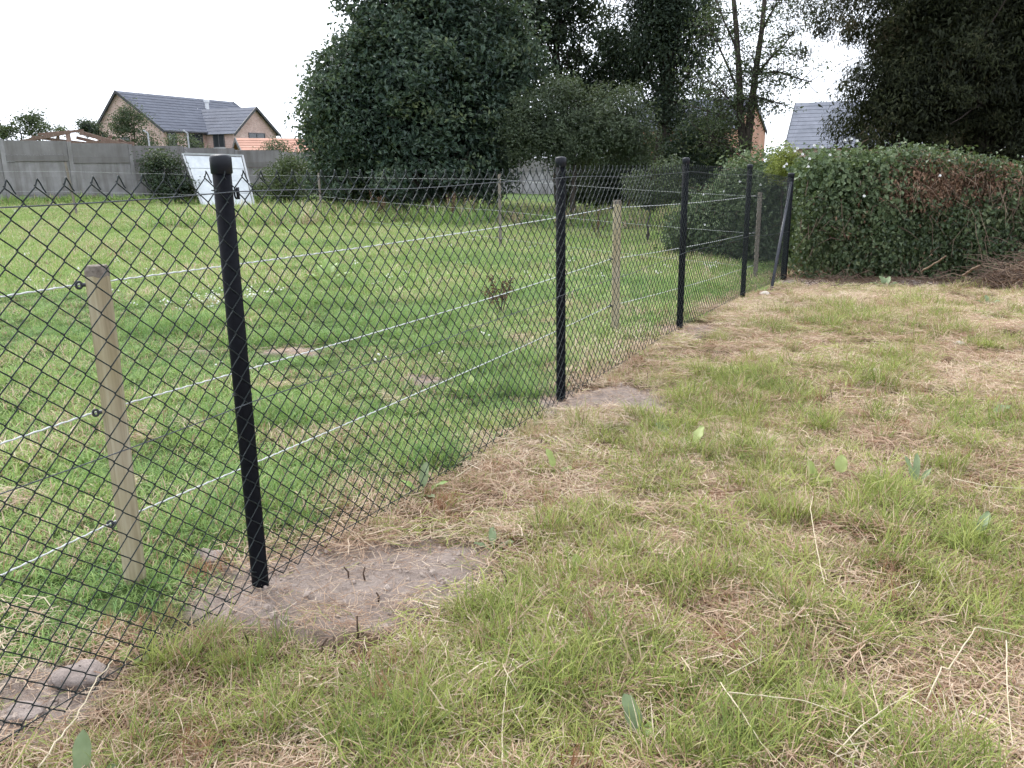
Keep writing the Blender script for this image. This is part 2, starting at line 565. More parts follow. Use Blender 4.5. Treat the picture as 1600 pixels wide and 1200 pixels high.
M_INS = mat_plain('black_insulator', (0.03, 0.032, 0.04), None, 30, 0.45, 0.4)
M_ROPE = mat_plain('white_electric_rope', (0.62, 0.63, 0.62), (0.42, 0.44, 0.44), 90, 0.7, 0.2)
ROPE_Z = (1.0, 0.60, 0.225)

def stake(x, y, h, r, label, mat=M_STAKE, lean=(0, 0), heights=ROPE_Z, ins_dir=(-1, 0)):
    z0 = hz(x, y) if y > 3 else 0.0
    t = thing('wooden_stake', (x, y, z0), label, 'stake', 'electric fence stakes')
    n = 14
    zs = np.array([-0.2, 0.0, h * 0.35, h * 0.7, h - 0.03, h - 0.012, h])
    rr = np.array([0.96, 1.0, 1.0, 1.02, 1.0, 0.97, 0.86]) * r
    P = np.array([[x + lean[0] * z / h, y + lean[1] * z / h, z0 + z] for z in zs])
    V, Fc = tube(P, rr, n, cap=False)
    V = V.reshape(len(zs), n, 3)
    V[:, :, :2] += (vnoise(np.arange(n) * 0.9, np.zeros(n), 1.0, x * 7)[None, :, None] - 0.5) * 0.16 * r * np.array([1, 1])
    obj('shaft', (V.reshape(-1, 3), Fc), mat, t, smooth=True)
    ring = V[-1]
    c = ring.mean(0) + [0, 0, 0.002]
    band = V[-3].mean(0) + (V[-3] - V[-3].mean(0)) * 1.012 + rng.normal(0, 0.003, (n, 1)) * [0, 0, 1]
    rim = V[-1] + (V[-1] - V[-1].mean(0)) * 0.03 + [0, 0, 0.001]
    tv = np.concatenate([band, V[-2].mean(0) + (V[-2] - V[-2].mean(0)) * 1.025, rim, c + (ring - c) * 0.5 + rng.normal(0, 0.001, (n, 3)), np.repeat(c[None], n, 0)])
    i = np.arange(n); j = (i + 1) % n
    obj('end_grain', (tv, np.concatenate([np.stack([q * n + i, q * n + j, (q + 1) * n + j, (q + 1) * n + i], 1) for q in range(4)])), M_ENDGRAIN, t)
    d = np.array([*ins_dir, 0.0]); d /= np.linalg.norm(d)
    for hh in heights:
        if hh > h - 0.01: continue
        c0 = np.array([x + lean[0] * hh / h, y + lean[1] * hh / h, z0 + hh])
        m_ = MB()
        m_.add(*tube(np.array([c0 + d * r * 0.5, c0 + d * (r + 0.012)]), 0.006, 8))
        a = np.linspace(0, 2 * math.pi, 13)
        cc = c0 + d * (r + 0.02)
        m_.add(*tube(np.array([cc + d * 0.008 * math.cos(q) + np.array([0, 0, 0.010 * math.sin(q)]) for q in a]), 0.0042, 6, cap=False))
        obj('insulator', m_.vf(), M_INS, t, smooth=True)
    return t

NS = -0.02
st_n = [(-1.262, 2.555), (0.845, 6.74)]
corner = (3.30, 11.35)
idir = -FN
stake(*st_n[0], 1.055, 0.033, 'pale round wooden stake with grey top close behind the nearest black post', lean=(0.012, 0.0), ins_dir=(-0.9, -0.45))
stake(*st_n[1], 1.055, 0.032, 'pale wooden stake behind the fence between the second and third black posts', ins_dir=(-1, -0.3))
stake(*corner, 1.16, 0.03, 'weathered corner stake behind the fourth black post', M_OLDSTAKE, heights=(1.12, 0.64, 0.2))
sA, sB, sC = on_ground(120, 333, 0.2), on_ground(503, 346), on_ground(782, 383)
stake(sA[0], sA[1], 1.45, 0.032, 'thin tilted stake by the concrete wall at the far left', M_OLDSTAKE, lean=(-0.12, 0), heights=(1.2, 0.65, 0.2))
stake(sB[0], sB[1], 1.22, 0.03, 'grey stake in the meadow in front of the large dark bushy tree', M_OLDSTAKE, heights=(1.15, 0.65, 0.2))
stake(sC[0], sC[1], 1.26, 0.026, 'grey stake in the middle of the meadow left of the second black post', M_OLDSTAKE, heights=(1.18, 0.66, 0.2))

def rope(pts, r, label, twist=0.0):
    """three-strand look: the radius ripples along the rope"""
    P = []
    pts = [np.array(q, float) for q in pts]
    for a_, b_ in zip(pts[:-1], pts[1:]):
        L = np.linalg.norm(b_ - a_)
        n = max(8, int(L / 0.022)) if twist else 12
        for t in np.linspace(0, 1, n, endpoint=False):
            p = a_ * (1 - t) + b_ * t
            p[2] -= 0.02 * 4 * t * (1 - t) * min(1, L / 5)
            P.append(p)
    P.append(pts[-1])
    P = np.array(P)
    if twist:
        P = P + np.stack([np.zeros(len(P)), np.zeros(len(P)), np.where(np.arange(len(P)) % 2, 1, -1) * 0.0009], 1)
    o = obj('electric_rope', tube(P, r * (1 + (0.14 if twist else 0) * np.where(np.arange(len(P)) % 2, 1, -1)), 6), M_ROPE, None, smooth=True, origin=pts[0])
    return tag(o, label, 'rope', 'white electric fence ropes')
n1, n2 = np.array(st_n[0]), np.array(st_n[1])
left_end = n1 - (n2 - n1) / np.linalg.norm(n2 - n1) * 3.0
o1 = np.array([-0.9, -0.45]) / 1.006 * 0.053
o2 = np.array([-1, -0.3]) / 1.044 * 0.052
for i, (nm, zz, zc) in enumerate((('top', 1.0, 1.12), ('middle', 0.60, 0.64), ('lowest', 0.225, 0.2))):
    cz = hz(*corner)
    rope([(*left_end, zz + 0.02 - (0.06 if i else 0)), (*(n1 + o1), zz), (*(n2 + o2), zz), (corner[0] - 0.05, corner[1], cz + zc)], 0.0027,
         f'{nm} of the three white ropes running beside the chain link fence', twist=1)
lA = np.array([sA[0] - 7.5, sA[1] + 2.0])
for i, (nm, za, zb_, zc, zd) in enumerate((('top', 1.2, 1.15, 1.18, 1.12), ('middle', 0.65, 0.65, 0.66, 0.64), ('lowest', 0.2, 0.2, 0.2, 0.2))):
    rope([(*lA, hz(*lA) + za), (sA[0] - .06, sA[1] - 0.07, hz(*sA) + za), (sB[0] - .06, sB[1] - 0.06, hz(*sB) + zb_), (sC[0] - .06, sC[1] - 0.06, hz(*sC) + zc), (corner[0] - 0.05, corner[1] - .02, hz(*corner) + zd - 0.01)],
         0.0020 if i < 2 else 0.0016, f'{nm} of the thin white ropes crossing the far side of the meadow')

# ------------------------------------------------------------------ concrete panel wall
def mat_concrete():
    m, nt, b, _ = new_mat('weathered_concrete')
    p = wpos(nt)
    r = attr(nt, 'rnd')
    n = noise(nt, 1.4, 7, 0.65, p)
    mp = nd(nt, 'ShaderNodeMapping'); mp.inputs['Scale'].default_value = (2.2, 2.2, 0.22)
    nt.links.new(p, mp.inputs['Vector'])
    n2 = noise(nt, 2.0, 5, 0.6, mp.outputs[0])
    c = ramp(nt, [(0.3, (0.20, 0.19, 0.19)), (0.55, (0.30, 0.29, 0.295)), (0.75, (0.39, 0.38, 0.39))], n.outputs[0])
    c = mixc(nt, ramp(nt, [(0.46, (0, 0, 0)), (0.66, (0.75, 0.75, 0.75))], n2.outputs[0]), c, (0.16, 0.148, 0.14))
    c = mixc(nt, r, c, (0.13, 0.122, 0.115))
    nt.links.new(c, b.inputs['Base Color'])
    b.inputs['Roughness'].default_value = 0.9
    b.inputs['Specular IOR Level'].default_value = 0.15
    bump(nt, n.outputs[0], 0.5, 0.02, b)
    return m
M_CONC = mat_concrete()
wA, wB = np.array([-16.32, 28.2]), np.array([-9.9, 34.9])
wd = (wB - wA) / np.linalg.norm(wB - wA)
wnrm = np.array([wd[1], -wd[0]])
wall = thing('concrete_wall', (wA[0], wA[1], 0), 'grey concrete panel wall with posts at the back of the meadow', 'wall')
wall['kind'] = 'thing'
BW = 2.05
def wall_bay(i, p0, p1, ztop, zbot, rows=(0.46, 0.2, 0.52, 0.56, 0.4)):
    d = (p1 - p0); L = np.linalg.norm(d); d = d / L
    nrm = np.array([d[1], -d[0]])
    z = ztop
    for k, rh in enumerate(rows):
        if z < zbot - 0.2: break
        c = (p0 + p1) / 2 + nrm * ((0.016, 0.034, 0.0, 0.014, 0.0)[k] + rng.normal(0, 0.003))
        V, Fc = box((*c, z - rh / 2), (*(d * (L / 2 - 0.075)), 0), (*(nrm * 0.035), 0), (0, 0, rh / 2 - 0.001))
        obj('panel', (V, Fc), M_CONC, wall, attrs={'rnd': np.full(8, {0: 0.42, 1: 0.60}.get(k, 0.05) + rng.uniform(0, 0.12))})
        z -= rh
for i in range(-4, 22):
    p0, p1 = wA + wd * (i * BW), wA + wd * ((i + 1) * BW)
    t0 = (i + 0.5) * BW / np.linalg.norm(wB - wA)
    zt = 2.38 - 0.32 * min(t0, 2.2)
    zb = hz(*((p0 + p1) / 2)) - 0.1
    wall_bay(i, p0, p1, zt, zb)
    V, Fc = hexa([(*(p0 + wd * a + wnrm * b_), zb) for a, b_ in ((-0.075, -0.08), (0.075, -0.08), (0.075, 0.085), (-0.075, 0.085))],
                 [(*(p0 + wd * a + wnrm * b_), zt + 0.03 + 0.02 * math.sin(i)) for a, b_ in ((-0.065, -0.07), (0.065, -0.07), (0.065, 0.075), (-0.065, 0.075))])
    obj('wall_post', (V, Fc), M_CONC, wall, attrs={'rnd': np.full(8, 0.16)})

# white framed sheet leaning against the wall
M_WHITE = mat_plain('chalky_white_sheet', (0.60, 0.63, 0.65), (0.46, 0.49, 0.51), 1.8, 0.55, 0.3, 0.1, 0.01, stretch=(3, 3, 0.6))
M_FRAME = mat_plain('dull_white_frame', (0.50, 0.51, 0.52), (0.38, 0.39, 0.40), 6, 0.6, 0.3)
pl, pr = at(318, 326, 30.6), at(398, 323, 31.5)
tl, tr_ = at(285, 240, 32.0), at(379, 243, 32.9)
lean_t = thing('leaning_panel', tuple((pl + pr) / 2), 'large white framed panel leaning against the concrete wall', 'panel')
lean_t['kind'] = 'thing'
pn = np.cross(pr - pl, tl - pl); pn /= np.linalg.norm(pn)
if pn[1] > 0: pn = -pn
def bil(a, b_): return (pl * (1 - a) + pr * a) * (1 - b_) + (tl * (1 - a) + tr_ * a) * b_
for k in range(4):
    b0, b1 = 0.03 + 0.235 * k, 0.03 + 0.235 * (k + 1) - 0.008
    lo = [bil(0.03, b0), bil(0.97, b0), bil(0.97, b1), bil(0.03, b1)]
    obj('sheet', hexa([q - pn * 0.02 for q in lo], [q + pn * (0.004 * (k % 2)) for q in lo]), M_WHITE, lean_t)
for (a0, b0), (a1, b1) in (((0, 0), (1, 0)), ((1, 0), (1, 1)), ((1, 1), (0, 1)), ((0, 1), (0, 0))):
    obj('frame_bar', tube(np.array([bil(a0, b0), bil(a1, b1)]), 0.045, 4, phase=math.pi / 4), M_FRAME, lean_t)

# ------------------------------------------------------------------ houses behind
def mat_brick(name, c1, c2, mortar, scale=1.0):
    m, nt, b, _ = new_mat(name)
    tc = nd(nt, 'ShaderNodeTexCoord').outputs['UV']
    br = nd(nt, 'ShaderNodeTexBrick')
    br.inputs['Scale'].default_value = scale
    br.inputs['Color1'].default_value = (*c1, 1)
    br.inputs['Color2'].default_value = (*c2, 1)
    br.inputs['Mortar'].default_value = (*mortar, 1)
    br.inputs['Mortar Size'].default_value = 0.012
    br.inputs['Brick Width'].default_value = 0.22
    br.inputs['Row Height'].default_value = 0.075
    nt.links.new(tc, br.inputs['Vector'])
    n = noise(nt, 0.9, 4, 0.6, wpos(nt))
    c = mixc(nt, ramp(nt, [(0.35, (0, 0, 0)), (0.7, (0.5, 0.5, 0.5))], n.outputs[0]), br.outputs[0], tuple(q * 0.7 for q in c2))
    nt.links.new(c, b.inputs['Base Color'])
    b.inputs['Roughness'].default_value = 0.9
    bump(nt, br.outputs['Fac'], 0.4, 0.01, b)
    return m
def uv_walls(o):
    """metres along the wall and up it, so bricks keep their size"""
    me = o.data
    uv = me.uv_layers.new(name='UVMap')
    for p in me.polygons:
        n = p.normal
        h = Vector((-n.y, n.x, 0))
        h = h.normalized() if h.length > 1e-4 else Vector((1, 0, 0))
        for li in p.loop_indices:
            co = me.vertices[me.loops[li].vertex_index].co
            uv.data[li].uv = (co.dot(h), co.z)
def mat_tile(name, c1, c2, spec=0.12, rough=0.7):
    return mat_plain(name, c1, c2, 1.2, rough, spec, 0.15, 0.02)

M_BRICK = mat_brick('pale_multi_brick', (0.58, 0.375, 0.33), (0.40, 0.235, 0.20), (0.58, 0.51, 0.48))
M_BRICK_OR = mat_brick('orange_brick', (0.50, 0.235, 0.15), (0.43, 0.19, 0.12), (0.45, 0.36, 0.29))
M_SLATE = mat_tile('blue_grey_tiles', (0.095, 0.105, 0.135), (0.068, 0.075, 0.098))
M_SLATE2 = mat_tile('light_grey_slates', (0.19, 0.20, 0.235), (0.13, 0.14, 0.165))
M_TERRA = mat_tile('terracotta_tiles', (0.44, 0.255, 0.195), (0.34, 0.19, 0.14), 0.12, 0.8)
M_BARGE = mat_plain('dark_bargeboard', (0.05, 0.05, 0.055), None, 8, 0.5)
M_WFRAME = mat_plain('grey_window_frame', (0.10, 0.10, 0.11), None, 8, 0.4)
M_GUTTER = mat_plain('white_metal', (0.68, 0.69, 0.71), (0.58, 0.59, 0.61), 5, 0.4)
def mat_glass(name='window_glass'):
    m, nt, b, _ = new_mat(name)
    b.inputs['Base Color'].default_value = (0.03, 0.035, 0.04, 1)
    b.inputs['Roughness'].default_value = 0.06
    b.inputs['Specular IOR Level'].default_value = 0.8
    return m
M_GLASS = mat_glass()

def courses(e0, e1, r1, r0, n, lift=0.03):
    """roof slope as n overlapping courses"""
    e0, e1, r1, r0 = [np.asarray(q, float) for q in (e0, e1, r1, r0)]
    nrm = np.cross(e1 - e0, r0 - e0); nrm /= np.linalg.norm(nrm)
    if nrm[2] < 0: nrm = -nrm
    m = MB()
    for k in range(n):
        a, b_ = k / n, (k + 1.12) / n
        b_ = min(b_, 1.0)
        lo0, lo1 = e0 + (r0 - e0) * a, e1 + (r1 - e1) * a
        hi0, hi1 = e0 + (r0 - e0) * b_, e1 + (r1 - e1) * b_
        bot = [lo0, lo1, hi1, hi0]
        top = [lo0 + nrm * lift, lo1 + nrm * lift, hi1 + nrm * 0.006, hi0 + nrm * 0.006]
        m.add(*hexa(bot, top))
    return m.vf()

def gable_house(t, c, d, g, L, w, ze, zr, frac, m_wall, m_roof, n1, n2, over=0.3, z0=-0.3, slopes=(True, True)):
    """walls + roof. c: front-left corner, d: along the ridge, g: to the back"""
    c, d, g = np.array(c, float), np.array(d, float), np.array(g, float)
    P = lambda a, b_, z: np.array([*(c + d * a + g * b_), z])
    y = frac * w
    V = [P(0, 0, z0), P(L, 0, z0), P(L, w, z0), P(0, w, z0), P(0, 0, ze), P(L, 0, ze), P(L, w, ze), P(0, w, ze), P(0, y, zr - 0.05), P(L, y, zr - 0.05)]
    me = bpy.data.meshes.new('wall')
    base = WLOC[t.name]
    me.from_pydata([tuple(v - base) for v in V], [], [(0, 1, 5, 4), (2, 3, 7, 6), (3, 0, 4, 8, 7), (1, 2, 6, 9, 5)])
    me.update()
    o = bpy.data.objects.new('wall', me)
    me.materials.append(m_wall)
    COL.objects.link(o); o.parent = t
    WLOC[o.name] = base
    uv_walls(o)
    sl = (zr - ze) / y
    sl2 = (zr - ze) / (w - y)
    rf = None
    if slopes[0]:
        rf = obj('roof', courses(P(-over, -over, ze - sl * over), P(L + over, -over, ze - sl * over), P(L + over, y, zr), P(-over, y, zr), n1), m_roof, t)
    if slopes[1]:
        obj('rear_roof', courses(P(-over, w + over, ze - sl2 * over), P(L + over, w + over, ze - sl2 * over), P(L + over, y, zr), P(-over, y, zr), n2), m_roof, t)
    for a in (-over, L + over):
        m_ = MB()
        for q0, q1 in ((P(a, -over, ze - sl * over), P(a, y, zr)), (P(a, w + over, ze - sl2 * over), P(a, y, zr))):
            m_.add(*hexa([q0 + [0, 0, -0.2], q0 + np.array([*(d * 0.05), -0.2]), q0 + np.array([*(d * 0.05), 0.06]), q0 + [0, 0, 0.06]],
                         [q1 + [0, 0, -0.2], q1 + np.array([*(d * 0.05), -0.2]), q1 + np.array([*(d * 0.05), 0.06]), q1 + [0, 0, 0.06]]))
        obj('bargeboard', m_.vf(), M_BARGE, t)
    return P, rf

def window(t, c, hx, hz_, n, panes=2):
    """c centre on the wall, hx half-width vector, hz_ half-height, n outward"""
    c, hx, n = np.array(c, float), np.array([*hx, 0.0]), np.array([*n, 0.0])
    fr = MB()
    L = np.linalg.norm(hx); e = hx / L
    up = np.array([0, 0, 1.0])
    fr.add(*box(c + n * 0.03 + up * (hz_ - 0.04), hx, n * 0.04, up * 0.04))
    fr.add(*box(c + n * 0.03 - up * (hz_ - 0.04), hx, n * 0.04, up * 0.04))
    for s_ in np.linspace(-1, 1, panes + 1):
        fr.add(*box(c + n * 0.03 + hx * s_ * (1 - 0.04 / L), e * 0.04, n * 0.037, up * (hz_ - 0.082)))
    w_ = obj('window', fr.vf(), M_WFRAME, t)
    for k in range(panes):
        s0 = -1 + 2 * (k + 0.5) / panes
        obj('pane', box(c + n * 0.02 + hx * s0, hx / panes * 0.95, n * 0.008, up * (hz_ - 0.06)), M_GLASS, w_)
    obj('sill', box(c + n * 0.07 - up * (hz_ + 0.04), hx * 1.05, n * 0.09, up * 0.035), M_GUTTER, w_)
    return w_

# brick house at the left
hc = at(255, 203, 72.0)[:2]
hd = np.array([0.3625, 0.932]); hg = np.array([-0.932, 0.3625])
ht = thing('brick_house', (hc[0], hc[1], 0), 'pale brick house with dark tiled roof and gabled wing behind the concrete wall', 'house')
P, rf = gable_house(ht, hc, hd, hg, 14.2, 7.2, 4.7, 7.75, 0.6, M_BRICK, M_SLATE, 13, 10)
wc = hc + hd * 5.0 - hg * 3.0
wing = MB()
PW = lambda a, b_, z: np.array([*(wc + hd * a + hg * b_), z])
WL, WD, WE, WR_ = 6.0, 3.6, 4.5, 6.65
me = bpy.data.meshes.new('wing_wall')
base = WLOC[ht.name]
V = [PW(0, 0, -.3), PW(WL, 0, -.3), PW(WL, 0, WE), PW(WL / 2, 0, WR_ - .05), PW(0, 0, WE), PW(0, 3.0, -.3), PW(0, 3.0, WE), PW(WL, 3.0, -.3), PW(WL, 3.0, WE)]
me.from_pydata([tuple(v - base) for v in V], [], [(0, 1, 2, 3, 4), (5, 0, 4, 6), (1, 7, 8, 2)])
me.update()
o = bpy.data.objects.new('wing_wall', me); me.materials.append(M_BRICK); COL.objects.link(o); o.parent = ht; WLOC[o.name] = base
uv_walls(o)
ov, sl = 0.3, (WR_ - WE) / (WL / 2)
obj('wing_roof', courses(PW(-ov, -ov, WE - sl * ov), PW(-ov, 3.3, WE - sl * ov), PW(WL / 2, 6.0, WR_), PW(WL / 2, -ov, WR_), 8), M_SLATE, ht)
obj('wing_roof', courses(PW(WL + ov, -ov, WE - sl * ov), PW(WL + ov, 3.3, WE - sl * ov), PW(WL / 2, 6.0, WR_), PW(WL / 2, -ov, WR_), 8), M_SLATE, ht)
m_ = MB()
for q0, q1 in ((PW(-ov, -ov, WE - sl * ov), PW(WL / 2, -ov, WR_)), (PW(WL + ov, -ov, WE - sl * ov), PW(WL / 2, -ov, WR_))):
    m_.add(*hexa([q0 + [0, 0, -.2], q0 + np.array([*(hg * -.05), -.2]), q0 + np.array([*(hg * -.05), .06]), q0 + [0, 0, .06]],
                 [q1 + [0, 0, -.2], q1 + np.array([*(hg * -.05), -.2]), q1 + np.array([*(hg * -.05), .06]), q1 + [0, 0, .06]]))
obj('bargeboard', m_.vf(), M_BARGE, ht)
# valley flashing, gutter, vent pipe
v0 = PW(-0.34, 3.15, WE - sl * ov + 0.12); v1 = PW(WL / 2 - 0.3, 5.9, WR_ + 0.02)
obj('valley_flashing', tube(np.array([v0, v1]), 0.10, 4), M_GUTTER, ht)
g0, g1 = P(-0.3, -0.36, 4.42), P(4.9, -0.36, 4.42)
obj('gutter', tube(np.array([g0, g1]), 0.07, 6), M_BARGE, ht)
vp = P(9.0, 2.9, 6.6)
m_ = MB(); m_.add(*tube(np.array([vp - [0, 0, .3], vp + [0, 0, .75]]), 0.17, 10)); m_.add(*tube(np.array([vp + [0, 0, .75], vp + [0, 0, 1.0]]), [0.26, 0.24], 10)); m_.add(*box(vp + [0, 0, -.1], (0.45 * hd[0], 0.45 * hd[1], 0), (0.3 * hg[0], 0.3 * hg[1], 0.25), (0, 0, 0.05)))
obj('vent_pipe', m_.vf(), M_GUTTER, rf, smooth=False)
window(ht, PW(WL * 0.52, 0, 3.85), hd * 1.15, 0.62, -hg, 2)
for a, hw, z in ((0.9, 0.5, 3.85), (3.6, 0.95, 3.75), ):
    window(ht, P(a, 0, z), hd * hw, 0.6, -hg, 2)
window(ht, PW(0, 1.6, 3.8), hg * 0.6, 0.6, -hd, 2)
window(ht, P(0, 4.2, 3.4), hg * 0.6, 0.7, -hd, 2)

# low building with terracotta roof
q0, q1 = at(388, 242, 52), at(560, 242, 55)
dd = (q1 - q0)[:2]; LL = np.linalg.norm(dd); dd /= LL
gg = np.array([-dd[1], dd[0]])
tb = thing('low_outbuilding', (q0[0], q0[1], 0), 'low building with orange terracotta roof right of the brick house', 'building')
gable_house(tb, q0[:2], dd, gg, LL, 5.0, 2.1, 3.2, 0.5, M_BRICK_OR, M_TERRA, 8, 8)

# orange brick gable behind the slender tree
ap = at(1176, 150, 60.0)
rc = at(1196, 205, 63.6)
e2 = (rc - ap)[:2]; hw = np.linalg.norm(e2); e2 /= hw
bk = np.array([-e2[1], e2[0]])
ob = thing('orange_brick_house', (ap[0], ap[1], 0), 'orange brick gable end behind the slender twin stemmed tree', 'house')
cc = ap[:2] + e2 * hw
P2, _ = gable_house(ob, cc, bk, -e2, 8.0, 2 * hw, rc[2], ap[2], 0.5, M_BRICK_OR, M_SLATE, 10, 10, over=0.12)

# house with pale slates at the right
s0, s1 = at(1229, 231, 70.0), at(1345, 229, 70.0)
r0 = at(1249, 163, 74.0)
sh = thing('slate_roofed_house', (s0[0], s0[1], 0), 'house with light grey slated roof showing over the ivy hedge', 'house')
gable_house(sh, s0[:2] + np.array([0.3, 0.3]), np.array([0.898, -0.44]), np.array([0.44, 0.898]), 9.0, 8.0, s0[2] + 0.2, r0[2] + 0.1, 0.5, M_BRICK, M_SLATE2, 12, 8, over=0.35)

# ------------------------------------------------------------------ foliage
def leaves(C, N, size, aspect=0.55, T=None, jit=0.25, fold=0.18, rnd=None):
    """a pointed, slightly folded leaf at every centre C with normal N"""
    n = len(C)
    N = N / np.maximum(np.linalg.norm(N, axis=1, keepdims=True), 1e-6)
    if T is None:
        T = rng.normal(size=(n, 3))
    T = T - N * np.sum(T * N, 1, keepdims=True)
    T /= np.maximum(np.linalg.norm(T, axis=1, keepdims=True), 1e-6)
    B = np.cross(N, T)
    L = size * rng.uniform(1 - jit, 1 + jit, (n, 1)) if np.isscalar(size) else size.reshape(-1, 1) * rng.uniform(1 - jit, 1 + jit, (n, 1))
    w = L * aspect * rng.uniform(0.8, 1.2, (n, 1))
    up = N * L * fold
    V = np.stack([C - T * L * 0.5, C + B * w * 0.5 - T * L * 0.08 + up, C + T * L * 0.5 - up * 0.3, C - B * w * 0.5 - T * L * 0.08 + up], 1).reshape(-1, 3)
    Fc = (np.arange(n)[:, None] * 4 + np.arange(4)[None]).astype(int)
    r = rng.random(n) if rnd is None else rnd
    return V, Fc, np.repeat(r, 4)

def dirs(n):
    d = rng.normal(size=(n, 3))
    return d / np.linalg.norm(d, axis=1, keepdims=True)

def clump_centres(ells, n, lo=0.55, hi=1.0):
    vol = np.array([e[1][0] * e[1][1] * e[1][2] for e in ells]) ** 0.7
    pick = rng.choice(len(ells), n, p=vol / vol.sum())
    d = dirs(n)
    rr = rng.uniform(lo, hi, n) ** 0.8
    C = np.array([ells[k][0] for k in pick]) + d * rr[:, None] * np.array([ells[k][1] for k in pick])
    return C, d

def ell(u, v, y, ru, rv, ry=None):
    """crown lobe seen round pixel (u, v) at distance y"""
    c = at(u, v, y)
    s = y / F_PX
    return (c, np.array([ru * s, ry if ry else (ru + rv) * 0.5 * s, rv * s]))

def crown_leaves(C, D, per, rad, size, aspect=0.5, flat=0.6, droop=0.3, rnd_shift=0.25):
    n = len(C)
    k = per
    off = np.clip(rng.normal(size=(n, k, 3)), -1.7, 1.7) * rad * np.array([1, 1, flat]) * rng.uniform(0.6, 1.3, (n, 1, 1))
    P = (C[:, None] + off).reshape(-1, 3)
    N = (rng.normal(size=(n * k, 3)) * 0.55 + np.repeat(D, k, 0) * 0.7 + np.array([0, 0, 0.55]))
    T = rng.normal(size=(n * k, 3)) + np.repeat(D, k, 0) * 0.8 - np.array([0, 0, droop])
    r = np.clip(np.repeat(rng.normal(0.5, rnd_shift, n), k) * 0.5 + rng.random(n * k) * 0.5, 0, 1)
    return leaves(P, N, size, aspect, T, rnd=r)

def limbs(base, top, r0, C, nl, lo=0.25, hi=0.95, sides=6, lr=0.22, amp=0.03):
    """tapered trunk and limbs that reach into the clumps"""
    m = MB()
    L = np.linalg.norm(np.array(top) - np.array(base))
    tr = wiggle(base, top, 9, amp)
    ts = np.linspace(0, 1, 9)
    m.add(*tube(tr, r0 * (1 - 0.8 * ts) * (1 + 0.35 * np.exp(-ts * 12)), 10))
    idx = rng.permutation(len(C))[:nl]
    for i in idx:
        c = C[i]
        t = np.clip((c[2] - base[2]) / max(top[2] - base[2], .1) - rng.uniform(0.12, 0.3), lo, hi)
        s = np.array([np.interp(t, ts, tr[:, q]) for q in range(3)])
        l = np.linalg.norm(c - s)
        r = r0 * lr * (1 - 0.55 * t) * min(1.2, 0.5 + l / 4)
        pth = wiggle(s, c, 6, 0.06, bend=(0, 0, 0.08 * l))
        m.add(*tube(pth, np.linspace(r, r * 0.18, 6), sides))
        for q in range(2):
            e = c + rng.normal(0, 0.35, 3)
            m.add(*tube(wiggle(pth[3 + q], e, 4, 0.06), np.linspace(r * 0.4, r * 0.1, 4), 4))
    return m.vf()

M_BARK = mat_plain('dark_bark', (0.075, 0.062, 0.052), (0.038, 0.032, 0.028), 9, 0.9, 0.15, 0.8, 0.03, stretch=(3, 3, 0.7))
DARK = [(0.0, (0.018, 0.032, 0.022)), (0.45, (0.032, 0.055, 0.034)), (0.8, (0.055, 0.082, 0.045)), (1.0, (0.095, 0.12, 0.05))]
M_LF_DARK = mat_leaf('dark_broad_leaf', DARK, 0.45, 0.4)
M_LF_TREE = mat_leaf('blue_green_broad_leaf', [(0.0, (0.022, 0.042, 0.034)), (0.45, (0.052, 0.086, 0.060)), (0.8, (0.092, 0.132, 0.080)), (1.0, (0.15, 0.18, 0.085))], 0.45, 0.4, 0.25, 1.1, 0.55)
M_LF_MID = mat_leaf('mid_broad_leaf', [(0.0, (0.034, 0.052, 0.026)), (0.5, (0.062, 0.09, 0.042)), (1.0, (0.115, 0.145, 0.062))], 0.5, 0.35)
M_LF_SALLOW = mat_leaf('grey_green_leaf', [(0.0, (0.038, 0.054, 0.034)), (0.5, (0.070, 0.096, 0.056)), (1.0, (0.12, 0.145, 0.08))], 0.55, 0.35)
M_LF_BLACK = mat_leaf('dark_small_leaf', [(0.0, (0.018, 0.030, 0.022)), (0.5, (0.033, 0.051, 0.034)), (1.0, (0.062, 0.085, 0.046))], 0.55, 0.25)  # small leaf in dark greens
M_LF_YEW = mat_leaf('conifer_spray', [(0.0, (0.009, 0.012, 0.008)), (0.4, (0.017, 0.021, 0.011)), (0.7, (0.038, 0.046, 0.020)), (0.9, (0.048, 0.043, 0.023)), (1.0, (0.062, 0.050, 0.030))], 0.7, 0.15, 0.12, 0.35, 0.5)
M_LF_BRIGHT = mat_leaf('yellow_green_leaf', [(0.0, (0.10, 0.13, 0.02)), (0.5, (0.20, 0.24, 0.04)), (1.0, (0.34, 0.36, 0.08))])
M_LF_IVY = mat_leaf('ivy_leaf', [(0.0, (0.034, 0.056, 0.024)), (0.5, (0.066, 0.102, 0.042)), (0.85, (0.108, 0.148, 0.064)), (1.0, (0.16, 0.19, 0.09))], 0.42, 0.45)
M_LF_BIND = mat_leaf('bindweed_leaf', [(0.0, (0.055, 0.088, 0.040)), (0.5, (0.098, 0.142, 0.066)), (1.0, (0.165, 0.21, 0.11))], 0.5, 0.35)
M_DEAD = mat_leaf('dead_brown_leaf', [(0.0, (0.085, 0.045, 0.030)), (0.5, (0.155, 0.090, 0.060)), (1.0, (0.25, 0.165, 0.11))], 0.8, 0.1, 0.1)
M_TWIG = mat_plain('pale_twigs', (0.30, 0.225, 0.165), (0.16, 0.11, 0.08), 12, 0.85, 0.15)
M_TWIG_D = mat_plain('brown_twigs', (0.15, 0.105, 0.08), (0.08, 0.055, 0.042), 12, 0.85, 0.15)

